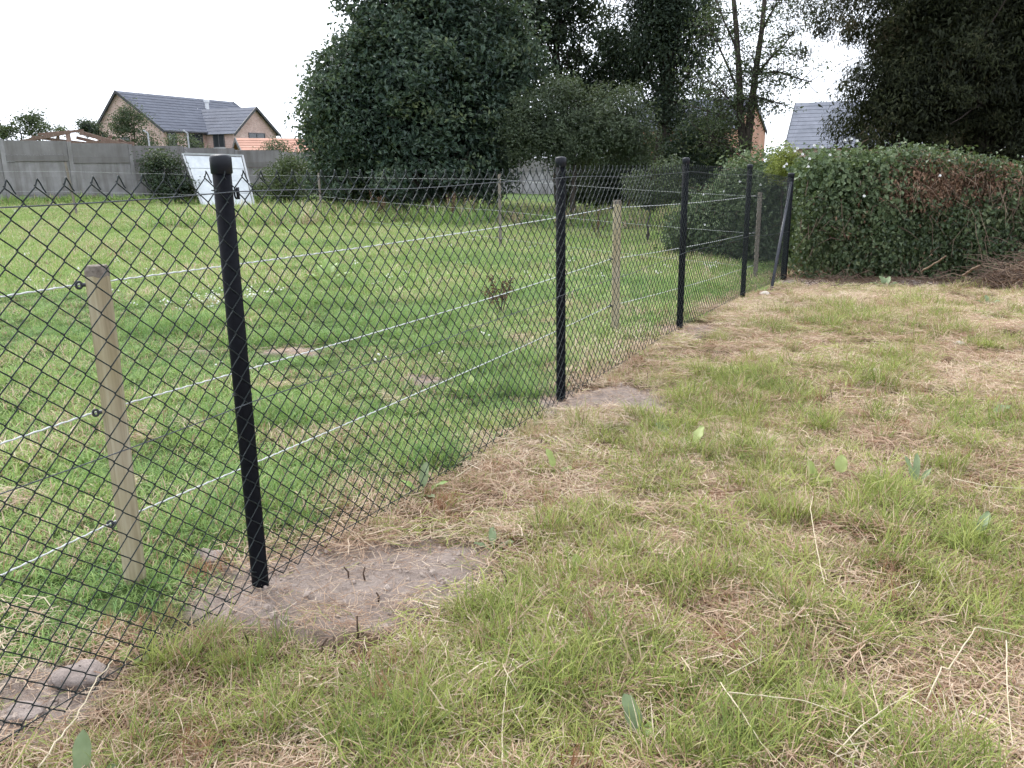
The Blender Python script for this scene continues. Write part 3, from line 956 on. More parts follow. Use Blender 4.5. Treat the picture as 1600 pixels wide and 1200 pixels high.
def tree(name, label, base, top, r0, ells, nclump, per, rad, size, mat, nl=40, lo=0.5, aspect=0.5, flat=0.6, cat='tree', droop=0.3, tl=0.25, group=None, lr=0.22, fill=None, xmin=None):
    base = np.array(base, float); base[2] = hz(base[0], base[1]) - 0.1
    t = thing(name, tuple(base), label, cat, group)
    bumps = []
    for c_, r_ in ells:                    # uneven outline: boughs that stand out from the main masses
        if min(r_) > 0.75:
            for q in range(5):
                d_ = dirs(1)[0]
                d_[1] = -abs(d_[1]) * 0.6
                k_ = rng.uniform(0.22, 0.42)
                bumps.append((c_ + d_ * r_ * rng.uniform(0.72, 0.92), r_ * k_))
    nb = int(nclump * 0.35) if bumps else 0
    C, D = clump_centres(ells, nclump - nb, lo)
    if nb:
        Cb, Db = clump_centres(bumps, nb, 0.3)
        C, D = np.concatenate([C, Cb]), np.concatenate([D, Db])
    C[:, 2] = np.maximum(C[:, 2], base[2] + 0.3)
    obj('trunk', limbs(base, np.array(top, float), r0, C if xmin is None else C[C[:, 0] > xmin], nl, lo=tl, lr=lr), M_BARK, t, smooth=True)
    V, Fc, r = crown_leaves(C, D, per, rad, size, aspect, flat, droop)
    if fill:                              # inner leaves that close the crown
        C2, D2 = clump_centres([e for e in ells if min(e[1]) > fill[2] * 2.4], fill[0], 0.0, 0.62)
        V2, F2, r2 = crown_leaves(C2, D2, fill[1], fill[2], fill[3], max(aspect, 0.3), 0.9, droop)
        V, Fc, r = np.concatenate([V, V2]), np.concatenate([Fc, F2 + len(V)]), np.concatenate([r, r2 * 0.6])  # inner leaves drawn darker: shade inside the crown put into their colour
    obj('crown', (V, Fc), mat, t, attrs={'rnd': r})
    return t

b = lambda u, v, y: at(u, v, y)
# 1 large bushy tree
Y = 24.0
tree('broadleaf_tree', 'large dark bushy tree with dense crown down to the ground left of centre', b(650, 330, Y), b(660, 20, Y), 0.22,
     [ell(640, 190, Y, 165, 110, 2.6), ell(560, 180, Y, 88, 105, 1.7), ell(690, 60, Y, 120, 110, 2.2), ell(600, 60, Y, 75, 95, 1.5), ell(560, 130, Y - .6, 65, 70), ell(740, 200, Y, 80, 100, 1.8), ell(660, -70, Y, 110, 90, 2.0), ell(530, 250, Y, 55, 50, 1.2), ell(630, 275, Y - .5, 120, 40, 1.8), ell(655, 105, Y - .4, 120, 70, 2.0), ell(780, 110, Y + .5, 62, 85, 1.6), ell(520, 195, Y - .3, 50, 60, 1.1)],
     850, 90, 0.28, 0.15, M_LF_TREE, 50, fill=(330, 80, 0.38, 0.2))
# 2 sallow
Y = 22.5
tree('sallow_bush', 'round greyish green sallow in front of the tall dark trees', b(895, 312, Y), b(900, 150, Y), 0.09,
     [ell(860, 185, Y, 62, 58, 1.1), ell(955, 195, Y, 55, 62, 1.0), ell(825, 215, Y, 40, 34, .8), ell(905, 215, Y, 70, 45, 1.1), ell(985, 225, Y, 35, 35, .7)],
     300, 110, 0.19, 0.085, M_LF_SALLOW, 12, cat='bush', aspect=0.4, tl=0.3, fill=(90, 60, 0.22, 0.12))
# 3 tall dark trees
Y = 29.0
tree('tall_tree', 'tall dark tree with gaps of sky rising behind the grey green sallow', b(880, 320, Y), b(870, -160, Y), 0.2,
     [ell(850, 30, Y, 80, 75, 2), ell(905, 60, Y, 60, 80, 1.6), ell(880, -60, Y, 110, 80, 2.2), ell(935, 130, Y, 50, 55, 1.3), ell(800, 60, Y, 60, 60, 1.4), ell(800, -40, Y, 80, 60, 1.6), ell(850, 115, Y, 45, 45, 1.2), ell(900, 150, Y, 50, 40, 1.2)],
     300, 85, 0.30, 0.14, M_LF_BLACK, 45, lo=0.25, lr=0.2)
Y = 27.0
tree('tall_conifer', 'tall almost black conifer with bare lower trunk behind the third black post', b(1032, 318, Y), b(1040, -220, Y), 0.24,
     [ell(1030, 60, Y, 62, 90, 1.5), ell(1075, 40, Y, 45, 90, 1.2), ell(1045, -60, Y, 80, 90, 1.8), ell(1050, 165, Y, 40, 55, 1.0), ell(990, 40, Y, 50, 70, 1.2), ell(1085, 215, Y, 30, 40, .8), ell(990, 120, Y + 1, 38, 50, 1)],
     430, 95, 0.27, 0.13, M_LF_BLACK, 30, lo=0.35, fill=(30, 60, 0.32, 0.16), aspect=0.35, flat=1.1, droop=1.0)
# slender twin stemmed tree
Y = 23.0
base5 = b(1163, 300, Y); base5[2] = hz(base5[0], base5[1]) - 0.1
t5 = thing('slender_tree', tuple(base5), 'slender twin stemmed tree with sparse leaves against the sky', 'tree')
stems = [[base5, b(1162, 240, Y), b(1157, 185, Y), b(1155, 120, Y), b(1150, 40, Y), b(1140, -70, Y)],
         [b(1163, 262, Y), b(1169, 215, Y), b(1175, 160, Y), b(1181, 110, Y), b(1190, 50, Y), b(1200, -60, Y)],
         [b(1155, 110, Y), b(1148, 70, Y + .2), b(1130, 30, Y + .3), b(1112, -20, Y + .4)],
         [b(1181, 118, Y), b(1200, 95, Y - .2), b(1225, 70, Y - .3), b(1243, 45, Y - .4)],
         [b(1183, 116, Y), b(1215, 112, Y - .2), b(1245, 122, Y - .3), b(1268, 128, Y - .5)],
         [b(1156, 150, Y), b(1140, 110, Y + .3), b(1122, 70, Y + .5), b(1110, 50, Y + .6)],
         [b(1176, 152, Y), b(1195, 155, Y - .2), b(1220, 162, Y - .3)], [b(1160, 200, Y), b(1135, 180, Y), b(1115, 176, Y)],
         [b(1160, 250, Y), b(1130, 225, Y), b(1105, 215, Y)], [b(1190, 50, Y), b(1205, 20, Y), b(1225, -10, Y)], [b(1157, 180, Y), b(1135, 150, Y), b(1118, 132, Y)]]
m_ = MB(); LC = []
for k, P_ in enumerate(stems):
    P_ = np.array(P_); n = len(P_)
    r_ = np.linspace(0.13, 0.05, n) if k < 2 else np.linspace(0.04, 0.012, n)
    m_.add(*tube(P_, r_, 8 if k < 2 else 6))
    t_ = rng.uniform(0.0 if k > 1 else 0.35, 1, 34 if k > 1 else 30) * (n - 1)
    for t in t_:
        s_ = np.array([np.interp(t, np.arange(n), P_[:, q]) for q in range(3)])
        e_ = s_ + rng.normal(0, 0.32, 3) * np.array([1.1, 1, .8])
        m_.add(*tube(np.array([s_, (s_ + e_) / 2 + rng.normal(0, .03, 3), e_]), [0.012, 0.009, 0.004], 4))
        LC.append(e_)
obj('trunk', m_.vf(), M_BARK, t5, smooth=True)
LC = np.array(LC)
V, Fc, r_ = crown_leaves(LC, dirs(len(LC)), 22, 0.18, 0.085, 0.45)
obj('crown', (V, Fc), M_LF_MID, t5, attrs={'rnd': r_})
# bushy growth at the slender tree's foot
tree('understorey_bush', 'dark leafy bush left of the slender tree stems', b(1105, 300, 25.0), b(1106, 160, 25.0), 0.08,
     [ell(1106, 200, 25, 32, 60, .8), ell(1080, 245, 25, 45, 45, 1), ell(1120, 240, 25, 28, 40, .8)], 150, 90, 0.22, 0.10, M_LF_DARK, 25, cat='bush')
# dark growth below the tall trees
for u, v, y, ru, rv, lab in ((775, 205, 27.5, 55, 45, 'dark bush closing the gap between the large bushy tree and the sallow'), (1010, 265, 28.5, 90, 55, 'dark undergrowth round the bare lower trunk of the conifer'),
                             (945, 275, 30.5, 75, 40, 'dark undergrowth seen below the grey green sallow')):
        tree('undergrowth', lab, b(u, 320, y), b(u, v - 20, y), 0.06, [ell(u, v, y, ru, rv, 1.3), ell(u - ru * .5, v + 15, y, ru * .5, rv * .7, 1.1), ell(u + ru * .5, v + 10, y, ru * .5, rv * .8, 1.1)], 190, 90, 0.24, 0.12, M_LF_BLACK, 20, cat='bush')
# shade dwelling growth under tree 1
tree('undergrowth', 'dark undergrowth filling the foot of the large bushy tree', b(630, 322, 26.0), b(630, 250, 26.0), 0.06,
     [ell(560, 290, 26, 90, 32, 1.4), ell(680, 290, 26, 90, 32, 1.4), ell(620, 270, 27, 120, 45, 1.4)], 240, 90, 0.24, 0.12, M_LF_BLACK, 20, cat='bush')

# big conifer at the right
Y = 17.5
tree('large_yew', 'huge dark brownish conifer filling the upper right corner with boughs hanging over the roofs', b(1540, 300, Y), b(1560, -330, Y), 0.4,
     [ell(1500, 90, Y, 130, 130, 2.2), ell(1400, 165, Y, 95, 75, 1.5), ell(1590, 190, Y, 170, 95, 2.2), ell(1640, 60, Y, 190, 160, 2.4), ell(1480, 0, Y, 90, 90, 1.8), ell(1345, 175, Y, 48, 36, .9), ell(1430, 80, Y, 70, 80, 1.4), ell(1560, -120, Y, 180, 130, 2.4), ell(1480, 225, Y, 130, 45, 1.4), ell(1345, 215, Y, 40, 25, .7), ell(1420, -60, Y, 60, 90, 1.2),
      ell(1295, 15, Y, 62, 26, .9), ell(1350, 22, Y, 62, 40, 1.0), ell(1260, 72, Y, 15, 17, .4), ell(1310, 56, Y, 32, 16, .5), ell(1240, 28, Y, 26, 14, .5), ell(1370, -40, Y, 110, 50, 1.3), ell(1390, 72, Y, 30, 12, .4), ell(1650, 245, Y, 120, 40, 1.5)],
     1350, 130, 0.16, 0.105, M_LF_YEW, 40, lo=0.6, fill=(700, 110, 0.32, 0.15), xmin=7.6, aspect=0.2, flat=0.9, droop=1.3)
# ------------------------------------------------------------------ hedges
def twig_mass(C, n, L, r, droop=0.3, spread=None):
    m = MB()
    for k in range(n):
        c = C[k % len(C)] + rng.normal(0, 0.05, 3)
        d = dirs(1)[0]; d[2] = d[2] * 0.5 - droop
        d /= np.linalg.norm(d)
        l = L * rng.uniform(0.5, 1.3)
        p = [c, c + d * l * 0.5 + rng.normal(0, 0.04 * l, 3), c + d * l + np.array([0, 0, -0.18 * l]) + rng.normal(0, 0.06 * l, 3)]
        m.add(*tube(np.array(p), [r, r * 0.8, r * 0.35], 4, cap=False))
    return m.vf()

def hedge_surface(p0, p1, thick, ztop, zbot, n, bulge=0.12, layers=(0, 0.2, 0.45), back=True):
    """random points and normals on the front, top and back of a hedge along p0-p1; ztop/zbot functions of t"""
    p0, p1 = np.array(p0, float), np.array(p1, float)
    d = p1 - p0; L = np.linalg.norm(d); d /= L
    nf = np.array([d[1], -d[0]])
    C, N, TT, HH = [], [], [], []
    for li, lay in enumerate(layers):
        m = int(n / (1 + 0.7 * li))
        t = rng.random(m)
        zt, zb = ztop(t), zbot(t)
        hgt = zt - zb
        face = rng.random(m)
        front = face < 0.60
        top = (face >= 0.60) & (face < 0.86)
        hh = rng.random(m) ** 0.85
        bu = (fnoise(t * L, hh * 2.2, 1.7, 4 + li, 3) - 0.5) * 2 * bulge
        rnd_ = 0.18 * np.clip((hh - 0.75) / 0.25, 0, 1) ** 2
        x = np.zeros((m, 3)); nn = np.zeros((m, 3))
        depth = np.where(front, -(thick / 2) - bu + rnd_ + lay, np.where(top, (rng.random(m) - 0.5) * thick, thick / 2 + bu - rnd_ - lay))
        zz = np.where(top, zt + bu - lay * 0.6 - 0.14 * (np.abs(depth) / (thick / 2)) ** 2, zb + hh * hgt * 0.99)
        xy = p0 + d * (t * L)[:, None] - nf * depth[:, None] * 1.0
        x[:, :2] = xy; x[:, 2] = zz
        nn[:, :2] = np.where(front, 1.0, np.where(top, 0.1, -1.0))[:, None] * nf
        nn[:, 2] = np.where(top, 1.0, 0.35)
        C.append(x); N.append(nn); TT.append(t); HH.append(hh)
    return np.concatenate(C), np.concatenate(N), np.concatenate(TT), np.concatenate(HH)

h0, h1 = np.array([4.02, 12.2]), np.array([9.8, 11.5])
hx_top = lambda t: np.interp(t, [0, 0.02, 0.07, 0.17, 0.25, 0.33, 0.42, 0.55, 1], [1.02, 1.18, 1.33, 1.40, 1.42, 1.36, 1.24, 1.18, 1.14]) + (vnoise(t * 14, t * 0, 1, 6) - .5) * .12 + (vnoise(t * 45, t * 0, 1, 9) - .5) * .10
hx_bot = lambda t: np.full(np.shape(t), -0.22)
hedge = thing('ivy_hedge', (float((h0 + h1)[0] / 2), float((h0 + h1)[1] / 2), -0.22), 'ivy and bindweed covered hedge with brown dead patch at the right', 'hedge')
C, N, TT, HH = hedge_surface(h0, h1, 1.3, hx_top, hx_bot, 46000, 0.17)
gap = fnoise(C[:, 0] + 0.3 * C[:, 1], C[:, 2], 3.2, 19, 3)
kp = rng.random(len(C)) < np.where(gap < 0.43, 0.3, 1.0)
C, N, TT, HH = C[kp], N[kp], TT[kp], HH[kp]
dead = np.exp(-((TT - 0.34) / 0.18) ** 2 - ((C[:, 2] - 1.0) / 0.40) ** 2) + (fnoise(C[:, 0], C[:, 2], 2.2, 9, 3) - 0.5) * 0.9
isdead = dead + rng.normal(0, .22, len(dead)) > 0.66
bind = (~isdead) & ((C[:, 2] + (fnoise(C[:, 0], C[:, 2], 1.7, 15, 3) - .5) * 1.6 - np.where(TT < 0.22, 0, 0.7)) > 0.85)
ivy = ~isdead & ~bind
for nm, msk, mt, sz, asp in (('ivy_foliage', ivy, M_LF_IVY, 0.054, 0.7), ('bindweed_foliage', bind, M_LF_BIND, 0.07, 0.7), ('dead_foliage', isdead, M_DEAD, 0.06, 0.35)):
    c_, n_ = C[msk], N[msk]
    T = rng.normal(size=c_.shape) * 0.6 + np.array([0, 0, -1.0])
    V, Fc, r_ = leaves(c_ + rng.normal(0, 0.06, c_.shape), n_ + rng.normal(0, 0.6, c_.shape), sz, asp, T, jit=0.45)
    o_ = obj(nm, (V, Fc), mt, hedge, attrs={'rnd': r_})
    if nm == 'dead_foliage': o_['label'] = 'reddish brown dead patch'
shoot, shoot_leaf = MB(), []
src = C[(N[:, 1] < 0.2) & ~isdead]
for k in rng.permutation(len(src))[:230]:
    p0_ = src[k]
    dv = np.array([rng.normal(0, .5), -abs(rng.normal(.45, .3)), rng.normal(.35, .5)]); dv /= np.linalg.norm(dv)
    l_ = rng.uniform(.15, .42)
    pth = np.array([p0_ + dv * l_ * q + np.array([0, 0, -0.35 * l_ * q * q]) for q in np.linspace(0, 1, 6)])
    shoot.add(*tube(pth, np.linspace(.003, .0012, 6), 4, cap=False))
    for q in np.linspace(.15, 1, 9):
        shoot_leaf.append(np.array([np.interp(q * 5, np.arange(6), pth[:, w_]) for w_ in range(3)]))
obj('shoots', shoot.vf(), M_TWIG_D, hedge)['kind'] = 'stuff'
sl_ = np.array(shoot_leaf)
V, Fc, r_ = leaves(sl_ + rng.normal(0, .02, sl_.shape), rng.normal(0, .6, sl_.shape) + [0, -.4, .8], 0.06, .6, jit=.4)
obj('shoot_leaves', (V, Fc), M_LF_BIND, hedge, attrs={'rnd': r_})
dc = C[isdead]
obj('dead_stems', twig_mass(dc[rng.permutation(len(dc))][:700], 420, 0.34, 0.003, 0.6), M_TWIG, hedge)['kind'] = 'stuff'
band = C[(TT > 0.36) & (TT < 0.62) & (C[:, 2] < 1.1) & (C[:, 2] > 0.1)]
obj('hanging_stems', twig_mass(band[rng.permutation(len(band))][:420], 420, 0.40, 0.004, 1.2), M_TWIG, hedge)['kind'] = 'stuff'
fr_ = C[rng.permutation(len(C))][:900]
obj('stems', twig_mass(fr_, 900, 0.35, 0.006, 0.2), M_TWIG_D, hedge)['kind'] = 'stuff'
# white bindweed trumpets
M_PETAL = mat_plain('white_petal', (0.82, 0.82, 0.80), (0.72, 0.73, 0.70), 30, 0.6, 0.2)
def trumpet(c, n):
    n = n / np.linalg.norm(n)
    return tube(np.array([c, c + n * 0.02, c + n * 0.034, c + n * 0.038]), [0.003, 0.006, 0.014, 0.018], 8, cap=False)
for (u, v, y) in ((1241, 238, 11.1), (1246, 234, 11.2), (1223, 262, 11.25), (1253, 243, 11.1), (1272, 229, 11.15), (1283, 232, 11.1), (1328, 219, 11.25), (1338, 222, 11.2), (1318, 221, 11.2), (1226, 258, 11.2), (1466, 276, 11.0), (1260, 262, 11.05), (1349, 308, 10.98), (1263, 250, 11.1), (1295, 244, 11.1)):
    c_ = at(u, v, y)
    obj('flower', trumpet(c_, np.array([rng.normal(0, .3), -1, 0.5])), M_PETAL, hedge)

# hedge of brambles behind the fence
k0, k1 = np.array([3.5, 15.5]), np.array([5.9, 13.0])
bt = lambda t: np.interp(t, [0, 0.12, 0.3, 0.5, 0.75, 1], [0.30, 0.75, 1.1, 1.22, 1.26, 1.12]) + (vnoise(t * 9, t * 0, 1, 2) - .5) * .45
bb = lambda t: np.full(np.shape(t), -0.2)
bram = thing('bramble_hedge', (3.2, 14.6, -0.2), 'tangled green bramble hedge behind the far end of the chain link fence', 'hedge')
C, N, TT, HH = hedge_surface(k0, k1, 1.6, bt, bb, 24000, 0.36)
g2 = fnoise(C[:, 0], C[:, 1] + C[:, 2], 1.6, 33, 3) > 0.36
for nm, msk, mt, sz in (('foliage', ~g2, M_LF_IVY, 0.07), ('light_foliage', g2, M_LF_BIND, 0.075)):
    V, Fc, r_ = leaves(C[msk] + rng.normal(0, 0.12, C[msk].shape), N[msk] + rng.normal(0, 0.5, C[msk].shape), sz, 0.6)
    obj(nm, (V, Fc), mt, bram, attrs={'rnd': r_})
obj('stems', twig_mass(C[rng.permutation(len(C))][:700], 700, 0.4, 0.006, -0.3), M_TWIG_D, bram)['kind'] = 'stuff'
for (u, v, y) in ((1100, 352, 13.3), (1098, 305, 13.6), (1187, 290, 12.4), (1130, 300, 13.1), (1155, 285, 12.8)):
    obj('flower', trumpet(at(u, v, y), np.array([0, -1, 0.4])), M_PETAL, bram)
# arching spray above the hedge
tree('yellow_conifer_shrub', 'bright yellow green shrub between the fence end and the slate roofed house', b(1222, 330, 13.1), b(1226, 245, 13.1), 0.03,
     [ell(1218, 262, 13.1, 12, 16, .2), ell(1229, 250, 13.1, 8, 14, .15)], 40, 70, 0.07, 0.05, M_LF_BRIGHT, 20, cat='shrub', aspect=0.3, flat=1.4)
tree('pale_sapling', 'pale yellowish leafy sapling in front of the dark trees', b(1015, 330, 17.5), b(1015, 285, 17.5), 0.03,
     [ell(1010, 290, 17.5, 30, 26, .5), ell(1045, 268, 17.5, 28, 18, .4), ell(1035, 300, 17.5, 50, 24, .6)], 60, 60, 0.14, 0.075, M_LF_SALLOW, 30, cat='shrub')

# shrubs by the wall and beyond it
tree('wall_shrub', 'dark leafy shrub against the concrete wall left of the white panel', b(262, 325, 31.2), b(262, 245, 31.2), 0.05,
     [ell(258, 275, 31.2, 26, 38, .7), ell(275, 300, 31.2, 30, 26, .7), ell(245, 255, 31.2, 16, 18, .5)], 90, 70, 0.2, 0.10, M_LF_DARK, 20, cat='shrub')
tree('wall_shrub', 'low leafy shrub against the concrete wall right of the white panel', b(440, 318, 32.5), b(440, 260, 32.5), 0.05,
     [ell(425, 290, 32.5, 28, 26, .7), ell(462, 280, 31.5, 34, 36, .8), ell(440, 265, 32.5, 14, 30, .5)], 95, 70, 0.22, 0.10, M_LF_MID, 20, cat='shrub')
tree('garden_tree', 'small airy tree in front of the brick house gable', b(210, 270, 44), b(210, 175, 44), 0.06,
     [ell(205, 190, 44, 26, 26, .9), ell(222, 215, 44, 24, 22, .8), ell(195, 205, 44, 18, 20, .6)], 75, 55, 0.24, 0.11, M_LF_SALLOW, 30, lo=.2)
tree('garden_shrub', 'pale shrub behind the wall left of the brick house window', b(275, 275, 40), b(275, 225, 40), 0.04,
     [ell(275, 232, 40, 17, 20, .6), ell(305, 228, 40, 13, 14, .4), ell(270, 250, 40, 26, 18, .5)], 55, 55, 0.2, 0.10, M_LF_SALLOW, 15, cat='shrub')
tree('garden_shrub', 'pale feathery shrub below the orange roof right of the white panel', b(432, 275, 40), b(430, 222, 40), 0.04,
     [ell(430, 228, 40, 20, 16, .6), ell(445, 245, 40, 24, 14, .5), ell(418, 240, 40, 14, 12, .4)], 45, 50, 0.2, 0.09, M_LF_SALLOW, 15, cat='shrub', lo=.2)
tree('background_bush', 'dark bush on the skyline above the wall at the far left edge', b(25, 270, 38), b(35, 185, 38), 0.07,
     [ell(5, 205, 38, 34, 16, .9), ell(45, 186, 38, 16, 14, .5), ell(60, 203, 38, 38, 12, .8), ell(-60, 200, 38, 60, 25, 1.2)], 110, 70, 0.2, 0.12, M_LF_MID, 25, cat='bush', lo=.2)
tree('background_bush', 'small dark bush on the skyline beside the timber heap', b(138, 270, 39), b(138, 200, 39), 0.05,
     [ell(138, 200, 39, 18, 12, .5), ell(155, 210, 39, 14, 8, .4)], 35, 60, 0.16, 0.11, M_LF_DARK, 12, cat='bush', lo=.2)

# timber heap above the wall
M_TIMB = mat_wood('reddish_old_timber', (0.11, 0.07, 0.055), (0.17, 0.115, 0.09), (0.24, 0.18, 0.15), (0.15, 0.10, 0.075))
th = thing('timber_heap', tuple(at(130, 262, 34)), 'heap of reddish old timbers showing over the concrete wall', 'timber heap')
for (u0, v0, u1, v1, w_) in ((30, 222, 110, 206, .10), (50, 214, 150, 226, .09), (105, 205, 110, 232, .14), (125, 207, 200, 228, .12), (120, 215, 190, 232, .10), (60, 210, 130, 204, .08), (135, 222, 210, 224, .1), (90, 206, 92, 228, .08), (150, 232, 175, 212, .08), (40, 226, 128, 224, .12), (110, 228, 175, 235, .12), (135, 210, 168, 219, .09), (160, 226, 215, 233, .10), (185, 218, 222, 236, .09)):
    a_, c_ = at(u0, v0, 34 + rng.uniform(-.5, .5)), at(u1, v1, 34 + rng.uniform(-.5, .5))
    dv = (c_ - a_); l_ = np.linalg.norm(dv); dv /= l_
    sv = np.cross(dv, [0, 1, 0]); sv /= np.linalg.norm(sv)
    obj('plank', box((a_ + c_) / 2, dv * l_ / 2, sv * w_ * 0.6, np.cross(dv, sv) * 0.03), M_TIMB, th)
for zz in range(4):      # stacked bearers under the loose planks, down to the ground behind the wall
    obj('bearer', box(at(125, 240, 34.6) * [1, 1, 0] + [0, 0, 0.25 + 0.5 * zz], (2.4, 0, 0), (0, 0.4, 0), (0, 0, 0.2)), M_TIMB, th)
M_MPOST = mat_plain('galvanised_post', (0.42, 0.43, 0.45), (0.30, 0.31, 0.33), 10, 0.5)
for u, lab in ((231, 'thin pale metal post rising behind the wall in front of the gable'), (293, 'thin pale metal post rising behind the wall below the house eaves')):
    q = at(u, 208, 37.0)
    m_ = MB(); m_.add(*tube(np.array([[q[0], q[1], -.2], q]), 0.035, 6)); m_.add(*tube(np.array([q, q + [-0.18, 0, 0.12]]), 0.03, 6))
    tag(obj('metal_post', m_.vf(), M_MPOST, None, origin=(q[0], q[1], 0)), lab, 'post', 'metal posts behind the wall')

# ------------------------------------------------------------------ grass: instanced tufts
def blades(n, Lr, spread, lean, wr, curve, seg=3, lie=False, zmax=0.03):
    Vs, Fs, A = [], [], []
    k = 0
    for i in range(n):
        L = rng.uniform(*Lr)
        az = rng.uniform(0, 2 * math.pi)
        rr = spread * math.sqrt(rng.random())
        ra = rng.uniform(0, 2 * math.pi)
        root = np.array([rr * math.cos(ra), rr * math.sin(ra), 0.0])
        h = np.array([math.cos(az), math.sin(az), 0.0])
        sdv = np.array([-h[1], h[0], 0.0])
        w = rng.uniform(*wr)
        ts = np.linspace(0, 1, seg + 1)
        if lie:
            z0, z1 = rng.uniform(0.002, zmax), rng.uniform(0.002, zmax)
            bow = rng.normal(0, 0.10) * L
            P = [root + h * L * (t - .5) + sdv * bow * 4 * t * (1 - t) + np.array([0, 0, z0 * (1 - t) + z1 * t + 0.25 * zmax * math.sin(3 * t + i)]) for t in ts]
            tw = rng.uniform(-0.9, 0.9)
            sv = sdv * math.cos(tw) + np.array([0, 0, 1]) * math.sin(tw)
            ws = [w] * (seg + 1)
        else:
            ln = abs(rng.normal(lean, 0.22))
            cv = rng.uniform(*curve)
            P = []
            for t in ts:
                a_ = ln + cv * t
                P.append((root if t == 0 else P[-1]) + (h * math.sin(a_) + np.array([0, 0, math.cos(a_)])) * (L / seg if t else 0))
            tw = rng.uniform(-0.5, 0.5)
            sv = sdv * math.cos(tw) + h * math.sin(tw)
            ws = [w * q for q in (0.75, 1.0, 0.8, 0.12)] if seg == 3 else [w, w * .8, w * .1]
        for q, p in enumerate(P):
            Vs += [p - sv * ws[q] / 2, p + sv * ws[q] / 2]
        for q in range(seg):
            Fs.append((k + 2 * q, k + 2 * q + 1, k + 2 * q + 3, k + 2 * q + 2))
        A += [rng.random()] * (2 * (seg + 1))
        k += 2 * (seg + 1)
    return np.array(Vs), np.array(Fs), np.array(A)

def proto_set(name, count, mat, **kw):
    c = bpy.data.collections.new(name)
    for i in range(count):
        V, Fs, A = blades(**kw)
        me = mesh_np(name, V, Fs, {'rnd': A})
        me.materials.append(mat)
        c.objects.link(bpy.data.objects.new(f'{name}_tuft', me))
    return c

def scatter(name, label, pts, scale, dry, tint, coll, count, tilt=0.12, cat='grass'):
    n = len(pts)
    rot = np.stack([rng.normal(0, tilt, n), rng.normal(0, tilt, n), rng.uniform(0, 2 * math.pi, n)], 1)
    me = mesh_np(name, pts, np.zeros((0, 4), int), {'rot': rot, 'scl': scale.astype(float), 'pick': rng.integers(0, count, n), 'dry': dry.astype(float), 'tint': tint.astype(float)})
    o = bpy.data.objects.new(name, me)
    COL.objects.link(o)
    tag(o, label, cat, None, 'stuff')
    ng = bpy.data.node_groups.new(name + '_scatter', 'GeometryNodeTree')
    ng.interface.new_socket('Geometry', in_out='INPUT', socket_type='NodeSocketGeometry')
    ng.interface.new_socket('Geometry', in_out='OUTPUT', socket_type='NodeSocketGeometry')
    gi, go = ng.nodes.new('NodeGroupInput'), ng.nodes.new('NodeGroupOutput')
    ip = ng.nodes.new('GeometryNodeInstanceOnPoints')
    ci = ng.nodes.new('GeometryNodeCollectionInfo')
    ci.inputs['Collection'].default_value = coll
    ci.inputs['Separate Children'].default_value = True
    ci.inputs['Reset Children'].default_value = True
    def na(nm, ty):
        q = ng.nodes.new('GeometryNodeInputNamedAttribute')
        q.data_type = ty
        q.inputs['Name'].default_value = nm
        return q.outputs['Attribute']
    L = ng.links.new
    L(gi.outputs[0], ip.inputs['Points'])
    L(ci.outputs[0], ip.inputs['Instance'])
    ip.inputs['Pick Instance'].default_value = True
    L(na('pick', 'INT'), ip.inputs['Instance Index'])
    L(na('rot', 'FLOAT_VECTOR'), ip.inputs['Rotation'])
    L(na('scl', 'FLOAT'), ip.inputs['Scale'])
    L(ip.outputs[0], go.inputs[0])
    md = o.modifiers.new('scatter', 'NODES')
    md.node_group = ng
    return o

# tuft kinds
K_TURF = proto_set('turf', 9, M_BLADE_F, n=170, Lr=(0.02, 0.055), spread=0.10, lean=0.55, wr=(0.0022, 0.0042), curve=(0.2, 1.1))
K_TURF_FAR = proto_set('turf_wide', 5, M_BLADE_F, n=120, Lr=(0.05, 0.12), spread=0.28, lean=0.4, wr=(0.006, 0.012), curve=(0.1, 0.9), seg=2)
K_TALLGREEN = proto_set('lush', 5, M_BLADE_F, n=60, Lr=(0.07, 0.17), spread=0.10, lean=0.4, wr=(0.003, 0.006), curve=(0.3, 1.2))
K_ROUGH = proto_set('rough', 9, M_BLADE_R, n=150, Lr=(0.03, 0.095), spread=0.09, lean=0.6, wr=(0.0014, 0.0030), curve=(0.1, 1.2))
K_TUFT = proto_set('tussock', 6, M_BLADE_R, n=85, Lr=(0.06, 0.15), spread=0.05, lean=0.42, wr=(0.0018, 0.0036), curve=(0.2, 1.0))
K_STRAW = proto_set('straw', 10, M_BLADE_R, n=190, Lr=(0.02, 0.10), spread=0.12, lean=0, wr=(0.0010, 0.0024), curve=(0, 0), seg=2, lie=True, zmax=0.026)
M_BLADE_RUST = mat_blade('rusty_blade', GREEN_ROUGH, [(0.0, (0.20, 0.085, 0.045)), (0.4, (0.36, 0.20, 0.115)), (1.0, (0.52, 0.36, 0.23))])
K_STUBBLE = proto_set('stubble', 5, M_BLADE_RUST, n=70, Lr=(0.03, 0.075), spread=0.055, lean=0.25, wr=(0.0016, 0.003), curve=(0, 0.4), seg=2)

def sample(density, y0, y1, cond):
    """random points in the camera's wider view, density per square metre as a function of distance"""
    P = []
    ys = np.arange(y0, y1, 0.25 if y1 < 14 else 0.5)
    st = ys[1] - ys[0]
    for ya in ys:
        ym = ya + st / 2
        xw = 0.68 * ym + 0.9
        n = rng.poisson(density(ym) * st * 2 * xw)
        P.append(np.stack([rng.uniform(-xw, xw, n), rng.uniform(ya, ya + st, n)], 1))
    P = np.concatenate(P)
    return P[cond(P[:, 0], P[:, 1])]
def lift(P, dz=0.0):
    return np.column_stack([P, height(P[:, 0], P[:, 1]) + dz])

